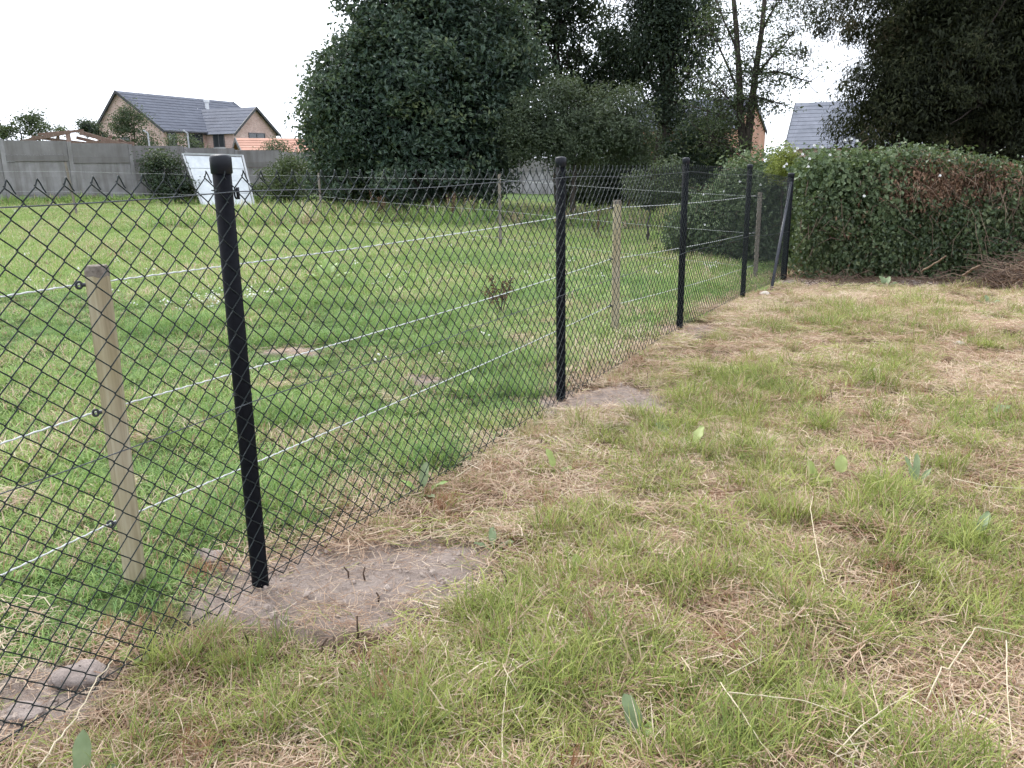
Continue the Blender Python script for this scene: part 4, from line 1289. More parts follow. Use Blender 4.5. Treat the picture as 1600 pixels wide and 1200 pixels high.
def wallside(x, y):     # in front of the wall and not below the trees / hedges
    w = (x - wA[0]) * wnrm[0] + (y - wA[1]) * wnrm[1]
    return w > 0.12
in_hedge = lambda x, y: (y > 11.15 - (x - 3.9) * 0.11) & (x > 3.4)
GREENSPOTS = [(0.75, 3.6, .45, .5), (1.25, 3.2, .5, .45), (0.1, 2.05, .5, .32), (-0.2, 1.75, .35, .2), (0.85, 4.1, .35, .25), (1.0, 2.3, .45, .35), (2.3, 4.0, .5, .4), (1.6, 2.7, .5, .3), (0.45, 2.5, .35, .25), (2.9, 6.9, .8, .6), (2.2, 5.3, .5, .3), (0.35, 4.0, .3, .2), (3.9, 8.0, .7, .6), (1.5, 5.0, .5, .3), (0.5, 1.7, .4, .2)]
def green_r(x, y):
    g = np.zeros(len(x))
    for cx, cy, rx, ry in GREENSPOTS:
        g = np.maximum(g, np.exp(-((x - cx) / rx) ** 2 - ((y - cy) / ry) ** 2))
    n = fnoise(x, y, 2.4, 40, 3)
    n2 = fnoise(x, y, 7.0, 44, 2)
    return np.clip(0.30 - 0.12 * sstep(3.5, 7, y) + 0.42 * g + (n - 0.5) * 1.6 + (n2 - 0.5) * 1.3 - 0.30 * np.exp(-(side(x, y) / 0.55) ** 2) * (y > 2.7) - 0.12 * sstep(8, 10.5, y), 0, 1)

# --- meadow, near and far
near = lambda x, y: side(x, y) < -0.02
bare = lambda x, y, k=0.5: rng.random(len(x)) > soil_mask(x, y) * k
P = sample(lambda y: 125 / (1 + (y / 6.5) ** 2), 0.9, 13, near)
P = P[bare(P[:, 0], P[:, 1], 0.97)]
fg = field_green(P[:, 0], P[:, 1])
n1_ = fnoise(P[:, 0], P[:, 1], 0.9, 50, 3); n2_ = fnoise(P[:, 0], P[:, 1], 3.0, 51, 2)
keep = rng.random(len(P)) < 0.35 + 0.65 * fg
P, fg, n1_, n2_ = P[keep], fg[keep], n1_[keep], n2_[keep]
dry = np.clip(0.11 + 0.72 * (1 - fg) + (n2_ - 0.5) * 0.7 + 0.10 * (n1_ > .55), 0.02, 0.95)
sc_ = (0.72 + 0.85 * np.clip(n1_ * 1.6 - .45, 0, 1)) * rng.uniform(0.75, 1.25, len(P)) * (1 + 0.04 * P[:, 1])
scatter('meadow_grass', 'short green meadow grass behind the chain link fence', lift(P), sc_, dry, np.clip(n1_ * 1.5 - .25 + rng.normal(0, .12, len(P)), 0, 1), K_TURF, 9)

P = sample(lambda y: 34 if y < 20 else 22, 9.5, 36, lambda x, y: near(x, y) & wallside(x, y) & ~in_hedge(x, y))
n1_ = fnoise(P[:, 0], P[:, 1], 0.35, 60, 4); n2_ = fnoise(P[:, 0], P[:, 1], 1.2, 61, 3)
wdist = (P[:, 0] - wA[0]) * wnrm[0] + (P[:, 1] - wA[1]) * wnrm[1]
tall = (1 - sstep(0.5, 2.2, wdist)) * (P[:, 0] < -5)
dry = np.clip(0.16 + (n2_ - 0.5) * 0.7, 0.02, 0.7) * (1 - 0.6 * tall)
scatter('far_meadow_grass', 'green grass of the distant meadow up to the concrete wall', lift(P, -0.01), (0.62 + 0.5 * n2_ + 2.0 * tall) * rng.uniform(.8, 1.2, len(P)), dry,
        np.clip(0.25 + n1_ * 1.1 - 0.4 * tall + rng.normal(0, .1, len(P)), 0, 1), K_TURF_FAR, 5)

# lusher patches in the meadow
LUSH = [(-0.75, 7.3, .5, .5), (-0.1, 5.6, .35, .3), (-1.35, 4.4, .4, .25), (-1.0, 3.15, .22, .2), (-1.75, 6.6, .5, .15), (-2.3, 11.2, .5, .4), (0.3, 9.2, .8, .9), (1.6, 10.5, .8, .9), (-3.6, 15, 1.2, .6), (-1.7, 9.7, .5, .4), (-2.2, 8.3, .7, .4), (-2.9, 7.2, .4, .3), (0.1, 12.5, 1.5, .8), (-0.45, 6.3, .3, .3), (-0.2, 4.9, .12, .12), (-0.35, 3.75, .1, .12), (0.05, 4.9, .2, .12)]
L_ = []
for cx, cy, rx, ry in LUSH:
    n = int(230 * rx * ry * 3.1) + 8
    L_.append(np.stack([rng.normal(cx, rx * .6, n), rng.normal(cy, ry * .6, n)], 1))
P = np.concatenate(L_); P = P[near(P[:, 0], P[:, 1])]
scatter('lush_meadow_grass', 'lusher longer green patches in the meadow', lift(P), rng.uniform(0.55, 1.0, len(P)), np.full(len(P), 0.05), rng.uniform(0.0, 0.4, len(P)), K_TALLGREEN, 5)

# tall weedy grass under the trees
P = np.stack([rng.uniform(-8.5, 5, 900), rng.uniform(19.5, 25, 900)], 1)
P = P[(rng.random(len(P)) < 0.25 + 0.75 * sstep(20.2, 22.5, P[:, 1]))]
scatter('tall_weeds', 'tall pale grass and weeds along the foot of the trees', lift(P), rng.uniform(2.0, 4.2, len(P)), np.clip(0.25 + rng.normal(0, .22, len(P)), 0, .9), rng.uniform(0.2, 0.9, len(P)), K_TALLGREEN, 5)

# --- rough cut ground on the camera's side
rs = lambda x, y: (side(x, y) > -0.35) & ~in_hedge(x, y)
P = sample(lambda y: 155 / (1 + (y / 5.0) ** 2) + 8, 0.9, 11.8, rs)
sm = soil_mask(P[:, 0], P[:, 1], 1.15)
P = P[rng.random(len(P)) > sm * 0.95]
P = P[rng.random(len(P)) < 0.35 + 1.3 * sstep(0.36, 0.60, fnoise(P[:, 0], P[:, 1], 4.0, 72, 3))]
thr = P[(side(P[:, 0], P[:, 1]) > 0) | (rng.random(len(P)) < 0.6 * (1 - field_green(P[:, 0], P[:, 1])))]
n1_ = fnoise(thr[:, 0], thr[:, 1], 1.6, 70, 3)
scatter('straw_litter', 'pale cut straw lying tangled over the rough ground', lift(thr, 0.0), rng.uniform(0.7, 1.25, len(thr)) * (1 + 0.06 * thr[:, 1]), np.clip(0.90 - 0.25 * (fnoise(thr[:, 0], thr[:, 1], 2.3, 71, 2) > .6), 0, 1), np.clip(0.1 + n1_ * 1.1 + rng.normal(0, .12, len(thr)), 0, 1), K_STRAW, 10, tilt=0.10, cat='straw')

P = sample(lambda y: 155 / (1 + (y / 5.5) ** 2) + 8, 0.9, 11.8, lambda x, y: (side(x, y) > -0.12) & ~in_hedge(x, y))
g = green_r(P[:, 0], P[:, 1])
far_fade = sstep(4.0, 9, P[:, 1])
keep = (rng.random(len(P)) < 0.22 + 0.80 * g) & (rng.random(len(P)) > soil_mask(P[:, 0], P[:, 1], 1.12) * 0.98)
P, g = P[keep], g[keep]
dry = np.clip(0.72 - 0.66 * g + rng.normal(0, .08, len(P)), 0.04, 0.95)
scatter('rough_grass', 'thin yellowish green grass growing through the cut straw', lift(P), (0.6 + 0.5 * g) * rng.uniform(0.75, 1.3, len(P)) * (1 + 0.05 * P[:, 1]), dry, np.clip(fnoise(P[:, 0], P[:, 1], 2.6, 80, 3) * 1.4 - .2 + rng.normal(0, .12, len(P)), 0, 1), K_ROUGH, 9, tilt=0.2)

P = sample(lambda y: 110 / (1 + (y / 6.0) ** 2) + 6, 0.9, 11.5, lambda x, y: (side(x, y) > 0.03) & ~in_hedge(x, y))
g = green_r(P[:, 0], P[:, 1])
keep = (rng.random(len(P)) < np.clip(g * 1.9 - .42, 0, 1)) & (soil_mask(P[:, 0], P[:, 1]) < 0.3)
P, g = P[keep], g[keep]
hand = np.array([on_ground(u, v) for u, v in ((300, 1030), (340, 1040), (315, 1010), (270, 1045), (440, 1150), (480, 1140), (620, 1060), (650, 1030), (900, 1060), (940, 1080), (880, 1070), (1000, 1120), (1380, 850), (1330, 840), (1420, 840), (1370, 640), (760, 680), (1240, 610), (880, 960), (730, 970), (1150, 930), (1240, 960), (1520, 700), (1010, 730), (1060, 720), (640, 1150), (560, 1180), (720, 1120))])
hand = hand + rng.normal(0, .02, hand.shape)
P = np.concatenate([P, hand]); g = np.concatenate([g, np.full(len(hand), .85)])
scatter('grass_tussocks', 'upright green and yellow tussocks standing out of the straw', lift(P, -0.005), rng.uniform(0.5, 1.15, len(P)) * (1 + 0.02 * P[:, 1]), np.clip(0.42 - 0.36 * g + rng.normal(0, .1, len(P)), 0.03, 0.7), rng.uniform(0, 0.75, len(P)), K_TUFT, 6, tilt=0.18)

P = sample(lambda y: 14 / (1 + (y / 8) ** 2) + 2, 0.9, 11.0, lambda x, y: (side(x, y) > -0.25) & ~in_hedge(x, y))
hand = np.array([on_ground(u, v) for u, v in ((325, 1185), (340, 1190), (300, 1180), (310, 900), (340, 895), (690, 800), (705, 795), (855, 800), (870, 805), (1390, 905))])
P = P[soil_mask(P[:, 0], P[:, 1], 1.1) < 0.2]
P = np.concatenate([P, hand + rng.normal(0, .01, hand.shape)])
scatter('dry_stubble', 'short rusty dry stubble clumps among the straw', lift(P, -0.003), rng.uniform(0.7, 1.2, len(P)), np.full(len(P), 1.0), rng.uniform(0.0, 0.8, len(P)), K_STUBBLE, 5, tilt=0.25)

# meadow straw wisps on the far side of the netting
P = sample(lambda y: 9 / (1 + (y / 5) ** 2), 1.4, 9, lambda x, y: (side(x, y) < -0.2) & (side(x, y) > -2.0))
P = P[fnoise(P[:, 0], P[:, 1], 1.3, 90, 2) > 0.5]
scatter('meadow_straw', 'wisps of mown hay lying on the meadow beside the fence', lift(P, 0.015), rng.uniform(0.8, 1.4, len(P)), np.full(len(P), 0.92), rng.uniform(0.5, 1.0, len(P)), K_STRAW, 10, cat='straw')

# white clover heads
c_cl = bpy.data.collections.new('clover')
M_CLOVER = mat_plain('clover_white', (0.78, 0.78, 0.72), (0.62, 0.62, 0.55), 60, 0.8, 0.1)
for q in range(3):
    m_ = MB()
    for k in range(5):
        c = np.array([rng.uniform(-.05, .05), rng.uniform(-.05, .05), rng.uniform(.06, .10)])
        zz = np.linspace(-1, 1, 5)
        m_.add(*tube(np.array([[c[0], c[1], c[2] + 0.008 * z] for z in zz]), 0.009 * np.sqrt(np.maximum(1.02 - zz ** 2, 0)), 6, cap=False))
    me = mesh_np('clover', *m_.vf()); me.materials.append(M_CLOVER)
    c_cl.objects.link(bpy.data.objects.new('clover_tuft', me))
P = sample(lambda y: 1.3 if y < 14 else 0.5, 4.5, 26, lambda x, y: (side(x, y) < -1.0) & wallside(x, y))
P = P[fnoise(P[:, 0], P[:, 1], 0.5, 95, 3) > 0.5]
w1 = np.stack([rng.normal(-3.05, .28, 34), rng.normal(8.6, .3, 34)], 1)
P = np.concatenate([P, w1])
scatter('clover_flowers', 'small white clover flowers scattered through the meadow', lift(P), rng.uniform(0.6, 1.2, len(P)), np.zeros(len(P)), np.zeros(len(P)), c_cl, 3, cat='flowers')

# single straws blown over the bare soil
K_WISP = proto_set('wisp', 6, M_BLADE_R, n=13, Lr=(0.02, 0.11), spread=0.10, lean=0, wr=(0.0010, 0.0022), curve=(0, 0), seg=2, lie=True, zmax=0.012)
P = sample(lambda y: 200, 1.3, 7.2, lambda x, y: soil_mask(x, y) > 0.2)
scatter('soil_straw', 'single straws scattered over the bare soil patches', lift(P, 0.003), rng.uniform(0.7, 1.2, len(P)), np.full(len(P), 0.97), rng.uniform(0.1, 0.9, len(P)), K_WISP, 6, cat='straw')

# soil crumbs on the bare patches
c_cr = bpy.data.collections.new('crumb')
M_CRUMB = mat_plain('soil_crumb', (0.42, 0.35, 0.305), (0.28, 0.225, 0.19), 40, 0.95, 0.1, 0.3, 0.004)
def lump(r, sq=0.7, n=9, m=6, amp=0.25, seed=0):
    th_ = np.linspace(0, 2 * math.pi, n, endpoint=False)
    ph = np.linspace(0.05, math.pi - 0.05, m)
    V = np.array([[math.sin(p) * math.cos(t), math.sin(p) * math.sin(t), math.cos(p)] for p in ph for t in th_])
    V *= (1 + amp * (vnoise(V[:, 0] * 1.6 + V[:, 2], V[:, 1] * 1.6 - V[:, 2], 1.0, seed * 3.3) - 0.5) * 2)[:, None]
    V[:, 2] *= sq
    i = np.arange(n); j = (i + 1) % n
    Fc = np.concatenate([np.stack([k * n + i, (k + 1) * n + i, (k + 1) * n + j, k * n + j], 1) for k in range(m - 1)])
    return V * r, Fc
for q in range(4):
    V, Fc = lump(0.008, 0.7, 7, 5, 0.5, q)
    me = mesh_np('crumb', V, Fc); me.materials.append(M_CRUMB)
    c_cr.objects.link(bpy.data.objects.new('crumb_lump', me))
P = sample(lambda y: 700, 1.3, 5.4, lambda x, y: soil_mask(x, y) > 0.35)
scatter('soil_crumbs', 'crumbs of dry soil on the bare patches by the posts', lift(P, 0.001), rng.uniform(0.2, 1.0, len(P)) ** 2 * 1.6, np.zeros(len(P)), np.zeros(len(P)), c_cr, 4, tilt=1.0, cat='soil')

# ------------------------------------------------------------------ small single things
def clod(u, v, r, label, mat, name='stone', cat='stone', sq=0.6, seed=1, stretch=(1, 1, 1)):
    p = on_ground(u, v)
    V, Fc = lump(r, sq, 30, 18, 0.3, seed)
    V = V * (1 + 0.55 * (fnoise(V[:, 0] / r + V[:, 2] / r, V[:, 1] / r - V[:, 2] / r, 2.2, seed, 4) - 0.5))[:, None] * np.array(stretch)
    V[:, 2] = np.where(V[:, 2] > 0.3 * r * sq, 0.3 * r * sq + (V[:, 2] - 0.3 * r * sq) * 0.6, V[:, 2])
    o_ = obj(name, (V + [p[0], p[1], hz(*p) + r * sq * 0.25], Fc), mat, None, smooth=True, origin=(p[0], p[1], hz(*p)))
    return tag(o_, label, cat)
M_STONE = mat_plain('pale_stone', (0.58, 0.54, 0.48), (0.40, 0.36, 0.31), 20, 0.85, 0.2, 0.5, 0.01)
M_CLOD = mat_plain('dry_clod', (0.31, 0.26, 0.235), (0.17, 0.14, 0.125), 25, 0.95, 0.1, 0.9, 0.02)
clod(130, 1072, 0.055, 'large pale earth clod under the netting at the lower left', M_CLOD, 'earth_clod', 'clod', 0.75, 2, (1.35, .9, 1))
clod(40, 1120, 0.04, 'flat earth clod on bare soil at the left edge', M_CLOD, 'earth_clod', 'clod', 0.5, 5, (1.3, 1, 1))
clod(1358, 584, 0.055, 'pale stone lying in the rough grass right of centre', M_STONE, sq=0.6, seed=3, stretch=(1.3, .8, 1))
clod(1499, 543, 0.05, 'pale stone nearest to the hedge at the right', M_STONE, sq=0.7, seed=4)
clod(335, 880, 0.04, 'small earth clod just left of the nearest black post', M_CLOD, 'earth_clod', 'clod', 0.7, 7)
clod(320, 868, 0.03, 'smaller earth clod behind the clod by the nearest post', M_CLOD, 'earth_clod', 'clod', 0.7, 8)

# dock plants with broad leaves
M_DOCK = mat_leaf('dock_leaf', [(0.0, (0.13, 0.21, 0.05)), (0.5, (0.23, 0.34, 0.085)), (1.0, (0.34, 0.42, 0.17))], 0.45, 0.4, 0.3, 45, 0.4)
M_DOCKY = mat_leaf('dock_leaf_yellow', [(0.0, (0.25, 0.31, 0.085)), (0.5, (0.34, 0.40, 0.13)), (1.0, (0.42, 0.47, 0.19))], 0.45, 0.4, 0.3, 45, 0.4)
M_DOCKB = mat_leaf('dock_leaf_bluish', [(0.0, (0.11, 0.155, 0.07)), (0.5, (0.18, 0.235, 0.115)), (1.0, (0.27, 0.33, 0.18))], 0.5, 0.4, 0.3, 45, 0.4)
def dock_leaf(root, az, L, w, el, bend=0.8, stalk=0.35):
    h = np.array([math.cos(az), math.sin(az), 0.0]); s_ = np.array([-h[1], h[0], 0.0])
    V, Fc = [], []
    p = np.array(root, float); a = el
    n = 10
    st = L * stalk
    pts = [p.copy()]
    for k in range(3):
        p = p + (h * math.cos(a) + np.array([0, 0, math.sin(a)])) * st / 3; pts.append(p.copy())
    for k in range(n):
        t = k / (n - 1)
        wid = w * math.sqrt(max(0.0, 1 - (2 * t - 1) ** 2 * 0.985)) * (1.08 - 0.22 * t)
        up = -h * math.sin(a) + np.array([0, 0, math.cos(a)])
        wav = 0.10 * w * math.sin(13 * t + az * 5)
        V += [p - s_ * wid / 2 + up * (wid * 0.16 + wav), p - s_ * wid / 4 + up * wid * 0.05, p, p + s_ * wid / 4 + up * wid * 0.05, p + s_ * wid / 2 + up * (wid * 0.16 - wav)]
        if k < n - 1:
            p = p + (h * math.cos(a) + np.array([0, 0, math.sin(a)])) * L / (n - 1)
            a -= bend / n
    for k in range(n - 1):
        for q in range(4):
            i0 = k * 5 + q
            Fc.append((i0, i0 + 1, i0 + 6, i0 + 5))
    m = MB(); m.add(np.array(V), Fc, rng.uniform(.3, .8)); V2, F2 = tube(np.array(pts), 0.0028, 5); m.add(V2, F2, 0.3)
    return m
def dock(u, v, label, spec, mat=M_DOCK):
    p = on_ground(u, v); z = hz(*p)
    t = thing('dock_plant', (p[0], p[1], z), label, 'plant', 'broad leaved weeds')
    for az, L, w, el, *rest in spec:
        m = dock_leaf((p[0], p[1], z - 0.005), az, L * 0.95, w * 0.82, el * 0.95, *(rest[:1] or [0.6]))
        obj('leaf', m.vf(), rest[1] if len(rest) > 1 else mat, t, smooth=True, attrs=m.attrs())
dock(907, 905, 'single pale green broad leaf standing right of the bare soil patch', [(2.0, 0.075, 0.048, 1.25, .2, M_DOCKY)])
dock(945, 925, 'small weed with folded yellowish leaves below the single pale leaf', [(-0.6, 0.07, 0.03, 0.4), (2.6, 0.07, 0.028, 0.5, .8, M_DOCKY), (-1.2, .06, .03, .3)])
dock(1000, 1165, 'large upright green dock leaf at the bottom edge of the photo', [(1.9, 0.10, 0.052, 1.05, 0.6, M_DOCKB), (1.0, .06, .03, .6)])
dock(1272, 765, 'dock with two bright upright leaves in the right middle', [(1.9, 0.10, 0.055, 1.3, .2, M_DOCKY), (0.1, 0.07, 0.05, 0.7, .5, M_DOCKY)])
dock(1312, 752, 'single round yellow leaf beside the two leaved dock', [(1.2, 0.085, 0.065, 1.25, .2, M_DOCKY)])
dock(868, 742, 'dock seedling with yellow green leaves right of the fence below its second post', [(2.2, 0.10, 0.045, 1.2, .4, M_DOCKY), (0.2, 0.07, 0.04, 0.5), (-.8, .06, .03, .3)])
dock(1048, 690, 'bluish green leaf lying in the grass right of the second bare patch', [(1.9, 0.12, 0.075, 0.6, .4, M_DOCKB), (-0.3, .1, .06, .3, .3, M_DOCKB)])
dock(1082, 705, 'yellowish leaf pair in the green patch right of the second bare patch', [(0.9, 0.11, 0.06, 0.9, .4, M_DOCKY), (2.0, .08, .05, .5)])
dock(1548, 655, 'pale blunt leaf lying at the right edge of the photo', [(0.6, 0.15, 0.075, 0.45, .5, M_DOCKB)])
dock(1525, 850, 'long leaf on a thin stalk at the right edge', [(0.8, 0.11, 0.045, 0.8, .4, M_DOCKB)])
dock(130, 1235, 'upright bluish leaf at the bottom left corner', [(1.8, 0.10, 0.05, 1.2, .3, M_DOCKB), (0.4, .07, .04, .6, .4, M_DOCKB)])
dock(195, 1045, 'small pale leaf at the foot of the netting on the left', [(0.2, 0.06, 0.035, 0.5), (1.9, .05, .03, .8)])
dock(660, 775, 'green weed tuft touching the netting right of the nearest post', [(1.4, 0.12, 0.05, 1.2, .5, M_DOCKB), (0.2, 0.10, 0.04, 0.7), (2.7, .1, .04, .7), (-1.0, .09, .04, .5, .6, M_DOCKB)])
dock(770, 862, 'bluish weed at the right end of the bare soil patch', [(0.3, 0.07, 0.035, 0.5, .5, M_DOCKB), (1.6, .08, .035, .8, .5, M_DOCKB), (2.8, .06, .03, .5, .5, M_DOCKB)])
dock(510, 440, 'large leafy weed rosette out in the meadow', [(a_, 0.26, 0.12, e_, .5) for a_, e_ in ((0.2, .5), (1.2, .9), (2.1, .8), (2.9, .45), (3.9, .5), (5.2, .4), (1.7, 1.2))])
dock(735, 618, 'yellow green weed close to the lowest white rope', [(a_, 0.12, 0.06, e_, .5, M_DOCKY) for a_, e_ in ((0.2, .5), (1.6, .9), (2.9, .5))])
dock(1430, 765, 'tall narrow leaved weed in the grass at the right', [(1.2, 0.13, 0.035, 1.2, .4, M_DOCKB), (1.9, .12, .03, 1.25, .4, M_DOCKB), (0.5, .1, .03, .9, .4, M_DOCKB)])
dock(905, 800, 'small yellow leaf above the green spot in the straw', [(1.5, .06, .035, 1.1, .2, M_DOCKY)])
dock(1545, 470, 'leafy weed at the foot of the brushwood heap', [(a_, 0.11, 0.05, e_, .5, M_DOCKB) for a_, e_ in ((0.2, .6), (1.4, 1.0), (2.7, .6), (4.2, .5))])
dock(1385, 428, 'leafy weed at the foot of the ivy hedge', [(a_, 0.15, 0.085, e_, .5, M_DOCKB) for a_, e_ in ((0.2, .6), (1.4, 1.0), (2.7, .6), (4.2, .5), (5.2, .5), (0.8, 1.1), (2.0, 1.2))])

# rusty dried dock seed heads
def dried_dock(u, v, y, h_, lab, n=7):
    p = at(u, v, y); z = hz(p[0], p[1])
    t = thing('dried_dock', (p[0], p[1], z), lab, 'plant', 'rusty dried docks')
    m = MB(); tips = []
    for k in range(n):
        e = np.array([p[0] + rng.normal(0, .14 * h_), p[1] + rng.normal(0, .14 * h_), z + h_ * rng.uniform(.55, 1.05)])
        m.add(*tube(wiggle((p[0], p[1], z - .02), e, 5, .04), np.linspace(.006, .003, 5), 5))
        for q in np.linspace(.45, 1, 14):
            tips.append(np.array([p[0], p[1], z]) * (1 - q) + e * q)
    obj('stem', m.vf(), M_TWIG_D, t, smooth=True)
    tips = np.repeat(np.array(tips), 5, 0)
    V, Fc, r_ = leaves(tips + rng.normal(0, .018, tips.shape), dirs(len(tips)), 0.03, 0.6)
    obj('seed_head', (V, Fc), M_DEAD, t, attrs={'rnd': r_})
g_ = on_ground(783, 492)
dried_dock(783, 492, g_[1], 0.42, 'rusty dried dock standing alone in the middle of the meadow', 4)
dried_dock(592, 335, 21.0, 0.85, 'rusty dried dock in the tall grass below the large bushy tree')
dried_dock(705, 335, 20.0, 0.75, 'rusty dried dock in the tall grass right of the large bushy tree')
dried_dock(935, 345, 18.0, 0.6, 'rusty dried dock behind the netting right of the second black post', 5)

# long dry stalks lying in the foreground
M_STALK = mat_plain('dry_grass_stalk', (0.56, 0.49, 0.35), (0.40, 0.33, 0.22), 14, 0.6, 0.3)
def stalk(px, r, label, zz=0.05, wob=0.0006):
    pts = []
    for k, q in enumerate(px):
        z = zz if len(q) < 3 else q[2]
        g_ = on_ground(q[0], q[1], z)
        pts.append(np.array([g_[0], g_[1], z + 0.0]))
    P = []
    for a_, b_ in zip(pts[:-1], pts[1:]):
        for t in np.linspace(0, 1, 6, endpoint=False):
            P.append(a_ * (1 - t) + b_ * t + rng.normal(0, wob, 3) * [1, 1, .5])
    P.append(pts[-1]); P = np.array(P)
    rr = np.linspace(r, r * 0.55, len(P))
    o_ = obj('dry_stalk', tube(P, rr, 6), M_STALK, None, smooth=True, origin=tuple(P[0]))
    tag(o_, label, 'stalk', 'dry stalks lying on the cut grass')
stalk([(783, 1230, .04), (786, 1120, .05), (793, 1052, .08), (830, 1030, .07), (872, 1015, .05)], 0.0020, 'long kinked pale stalk at the bottom edge left of centre')
stalk([(784, 1036, .06), (795, 1058, .09), (815, 1092, .04)], 0.0016, 'short stalk crossing the kinked stalk at the bottom edge')
stalk([(1125, 1066, .07), (1160, 1115, .06), (1190, 1162, .05), (1235, 1210, .04)], 0.0018, 'straight pale stalk slanting down to the bottom edge right of centre')
stalk([(1138, 1082, .06), (1200, 1088, .06), (1255, 1094, .06), (1330, 1122, .05), (1385, 1140, .05)], 0.0018, 'long near level stalk crossing the lower right')
stalk([(1136, 1056, .06), (1165, 1040, .07), (1195, 1024, .06)], 0.0016, 'short stalk just above the level stalk in the lower right')
stalk([(1305, 1178, .05), (1345, 1135, .07), (1390, 1102, .08), (1455, 1070, .06)], 0.0020, 'curved pale stalk rising to the right in the lower right')
stalk([(1447, 1096, .05), (1472, 1042, .10), (1482, 1046, .10), (1505, 1010, .12), (1525, 980, .13), (1560, 985, .12), (1620, 1002, .10)], 0.0022, 'zigzag pale stalk reaching the right edge')
stalk([(1572, 1000, .06), (1574, 1080, .05), (1582, 1165, .05)], 0.0018, 'upright looking pale stalk at the right edge')
stalk([(1270, 775, .10), (1266, 795, .12), (1275, 850, .10), (1288, 912, .06), (1335, 942, .05)], 0.0018, 'thin bent pale stalk below the two leaved dock')
stalk([(1490, 748, .05), (1545, 760, .05), (1610, 764, .05)], 0.0024, 'pale straw lying level at the right edge')
stalk([(640, 848, .03), (700, 825, .04), (760, 800, .03)], 0.0018, 'thin straw lying beyond the bare soil patch')
stalk([(705, 750, .03), (750, 720, .03)], 0.0026, 'short pale straw at the foot of the netting')
stalk([(870, 690, .03), (920, 668, .03)], 0.0026, 'short pale straw below the second bare patch')
stalk([(60, 1200, .05), (115, 1130, .07), (150, 1065, .09), (176, 1032, .10)], 0.0024, 'dead knobbly stem at the lower left corner', wob=.003)
stalk([(1150, 1000, .05), (1180, 975, .05)], 0.0016, 'very short straw in the lower centre right')
stalk([(1420, 935, .06), (1440, 905, .08), (1372, 930, .05)], 0.0016, 'bent straw beside the rusty stubble')

# cut weed stumps
M_STUB = mat_plain('dark_cut_stem', (0.11, 0.075, 0.055), (0.06, 0.042, 0.032), 40, 0.85, 0.15)
for u, v, h_, lab in ((521, 1032, .07, 'thickest dark cut stem in front of the bare soil'), (505, 1020, .045, 'thin dark cut stem left of the thickest one'), (560, 1003, .075, 'tall dark cut stem right of the thickest one'), (545, 908, .04, 'dark cut stem in the left of the bare soil patch'), (572, 912, .045, 'dark cut stem in the middle of the bare soil patch'), (591, 940, .03, 'short dark cut stem low in the bare soil patch'),
                     (793, 922, .06, 'dark cut stem at the right of the bare soil patch'), (1016, 845, .05, 'dark cut stem in the straw right of centre'), (387, 1012, .05, 'dark cut stem just below the nearest black post'), (846, 700, .06, 'dark cut stem below the second black post'), (1300, 620, .05, 'dark cut stem in the rough grass right of centre'), (1462, 660, .06, 'dark cut stem left of the pale blunt leaf'), (1010, 598, .06, 'dark cut stem on the second bare patch'), (1452, 835, .05, 'dark cut stem above the rusty stubble')):
    p = on_ground(u, v); z = hz(*p)
    o_ = obj('cut_stem', tube(np.array([[p[0], p[1], z - .02], [p[0] + rng.normal(0, .004), p[1], z + h_ * .5], [p[0] + rng.normal(0, .010), p[1] + rng.normal(0, .01), z + h_]]), [0.0032, 0.0030, 0.0026], 6), M_STUB, None, smooth=True, origin=(p[0], p[1], z))
    tag(o_, lab, 'stem', 'cut weed stems')

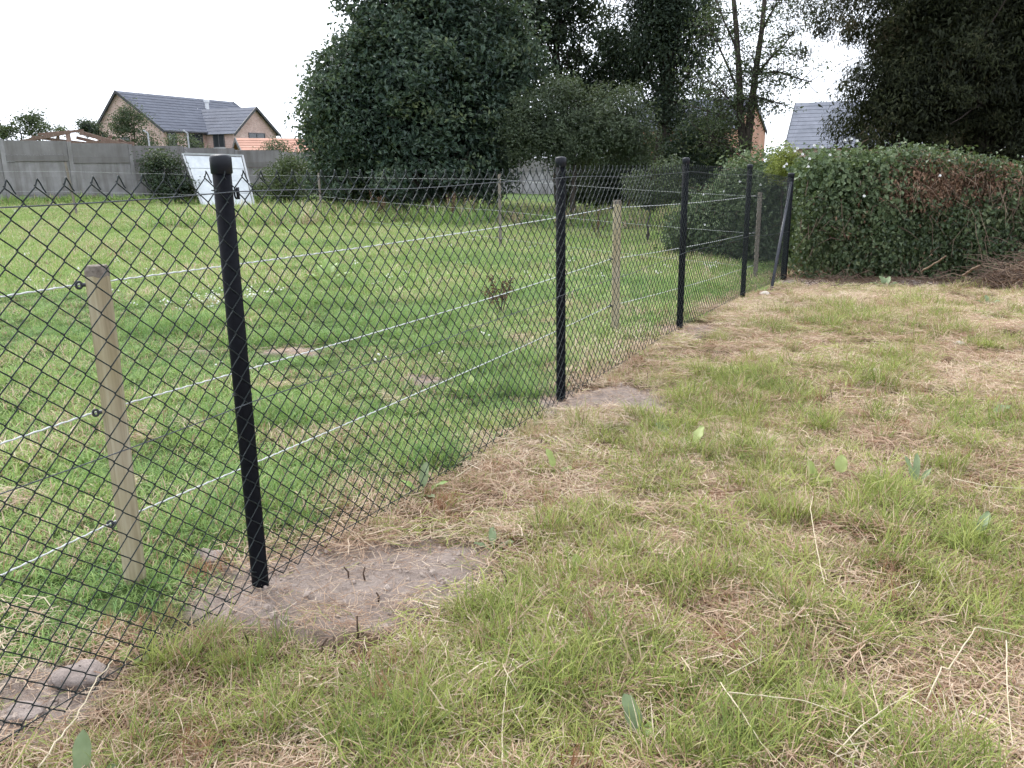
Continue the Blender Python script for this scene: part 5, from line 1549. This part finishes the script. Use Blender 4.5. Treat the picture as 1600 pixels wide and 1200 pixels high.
# brushwood heap at the foot of the hedge, right
bh = np.array([6.55, 9.9])
heap = thing('brushwood_heap', (bh[0], bh[1], hz(*bh)), 'heap of cut dead brambles and twigs at the right edge below the hedge', 'brush heap')
def heap_pts(n):
    a = rng.uniform(0, 2 * math.pi, n); r = np.sqrt(rng.random(n))
    x, y = bh[0] + 1.1 * r * np.cos(a), bh[1] + 0.75 * r * np.sin(a)
    z = height(x, y) + 0.5 * (1 - r ** 1.6) * rng.uniform(0.3, 1, n) + 0.01
    return np.stack([x, y, z], 1)
obj('twigs', twig_mass(heap_pts(800), 900, 0.42, 0.0045, 0.05), M_TWIG_D, heap)['kind'] = 'stuff'
obj('pale_twigs', twig_mass(heap_pts(400), 420, 0.5, 0.004, 0.05), M_TWIG, heap)['kind'] = 'stuff'
c_ = heap_pts(4500)
V, Fc, r_ = leaves(c_, dirs(len(c_)) + [0, 0, .5], 0.045, 0.4)
obj('dead_leaves', (V, Fc), M_DEAD, heap, attrs={'rnd': r_})
# scattered dead twigs along the hedge foot
fp = np.stack([rng.uniform(3.6, 6.6, 700), np.zeros(700), np.zeros(700)], 1)
fp[:, 1] = 11.0 - (fp[:, 0] - 3.9) * 0.13 - np.abs(rng.normal(0, .45, 700)); fp[:, 2] = height(fp[:, 0], fp[:, 1]) + rng.uniform(0, .05, 700)
tag(obj('twig_litter', twig_mass(fp, 700, 0.28, 0.0035, 0.0), M_TWIG_D, None, origin=(4.8, 10.6, -.2)), 'brown dead twigs littering the hedge foot', 'twigs', None, 'stuff')
def stick(a_, b_, r, lab, mat=M_TWIG):
    o_ = obj('stick', tube(wiggle(a_, b_, 8, 0.015), np.linspace(r, r * .6, 8), 6), mat, None, smooth=True, origin=tuple(a_))
    tag(o_, lab, 'stick', 'loose sticks by the hedge')
g3 = lambda u, v, z: np.array([*on_ground(u, v, z), z])
stick(g3(1188, 456, -.12), g3(1262, 466, -.10), .014, 'grey stick lying in the straw near the last fence posts')
stick(g3(1475, 462, -.1), g3(1535, 468, -.1), .014, 'grey stick lying in front of the brushwood heap')
stick(g3(1440, 425, 0.02), g3(1478, 400, 0.35), .012, 'thin stick leaning against the hedge left of the brushwood heap')
stick(g3(1505, 430, 0.02), g3(1530, 415, 0.20), .016, 'pale stick sticking out of the brushwood heap')
# stone-grey rag of old concrete at the hedge foot, left of the last post
clod(1196, 442, 0.06, 'small pale concrete lump at the foot of the fence brace', M_STONE, 'concrete_lump', 'lump', 0.9, 11)
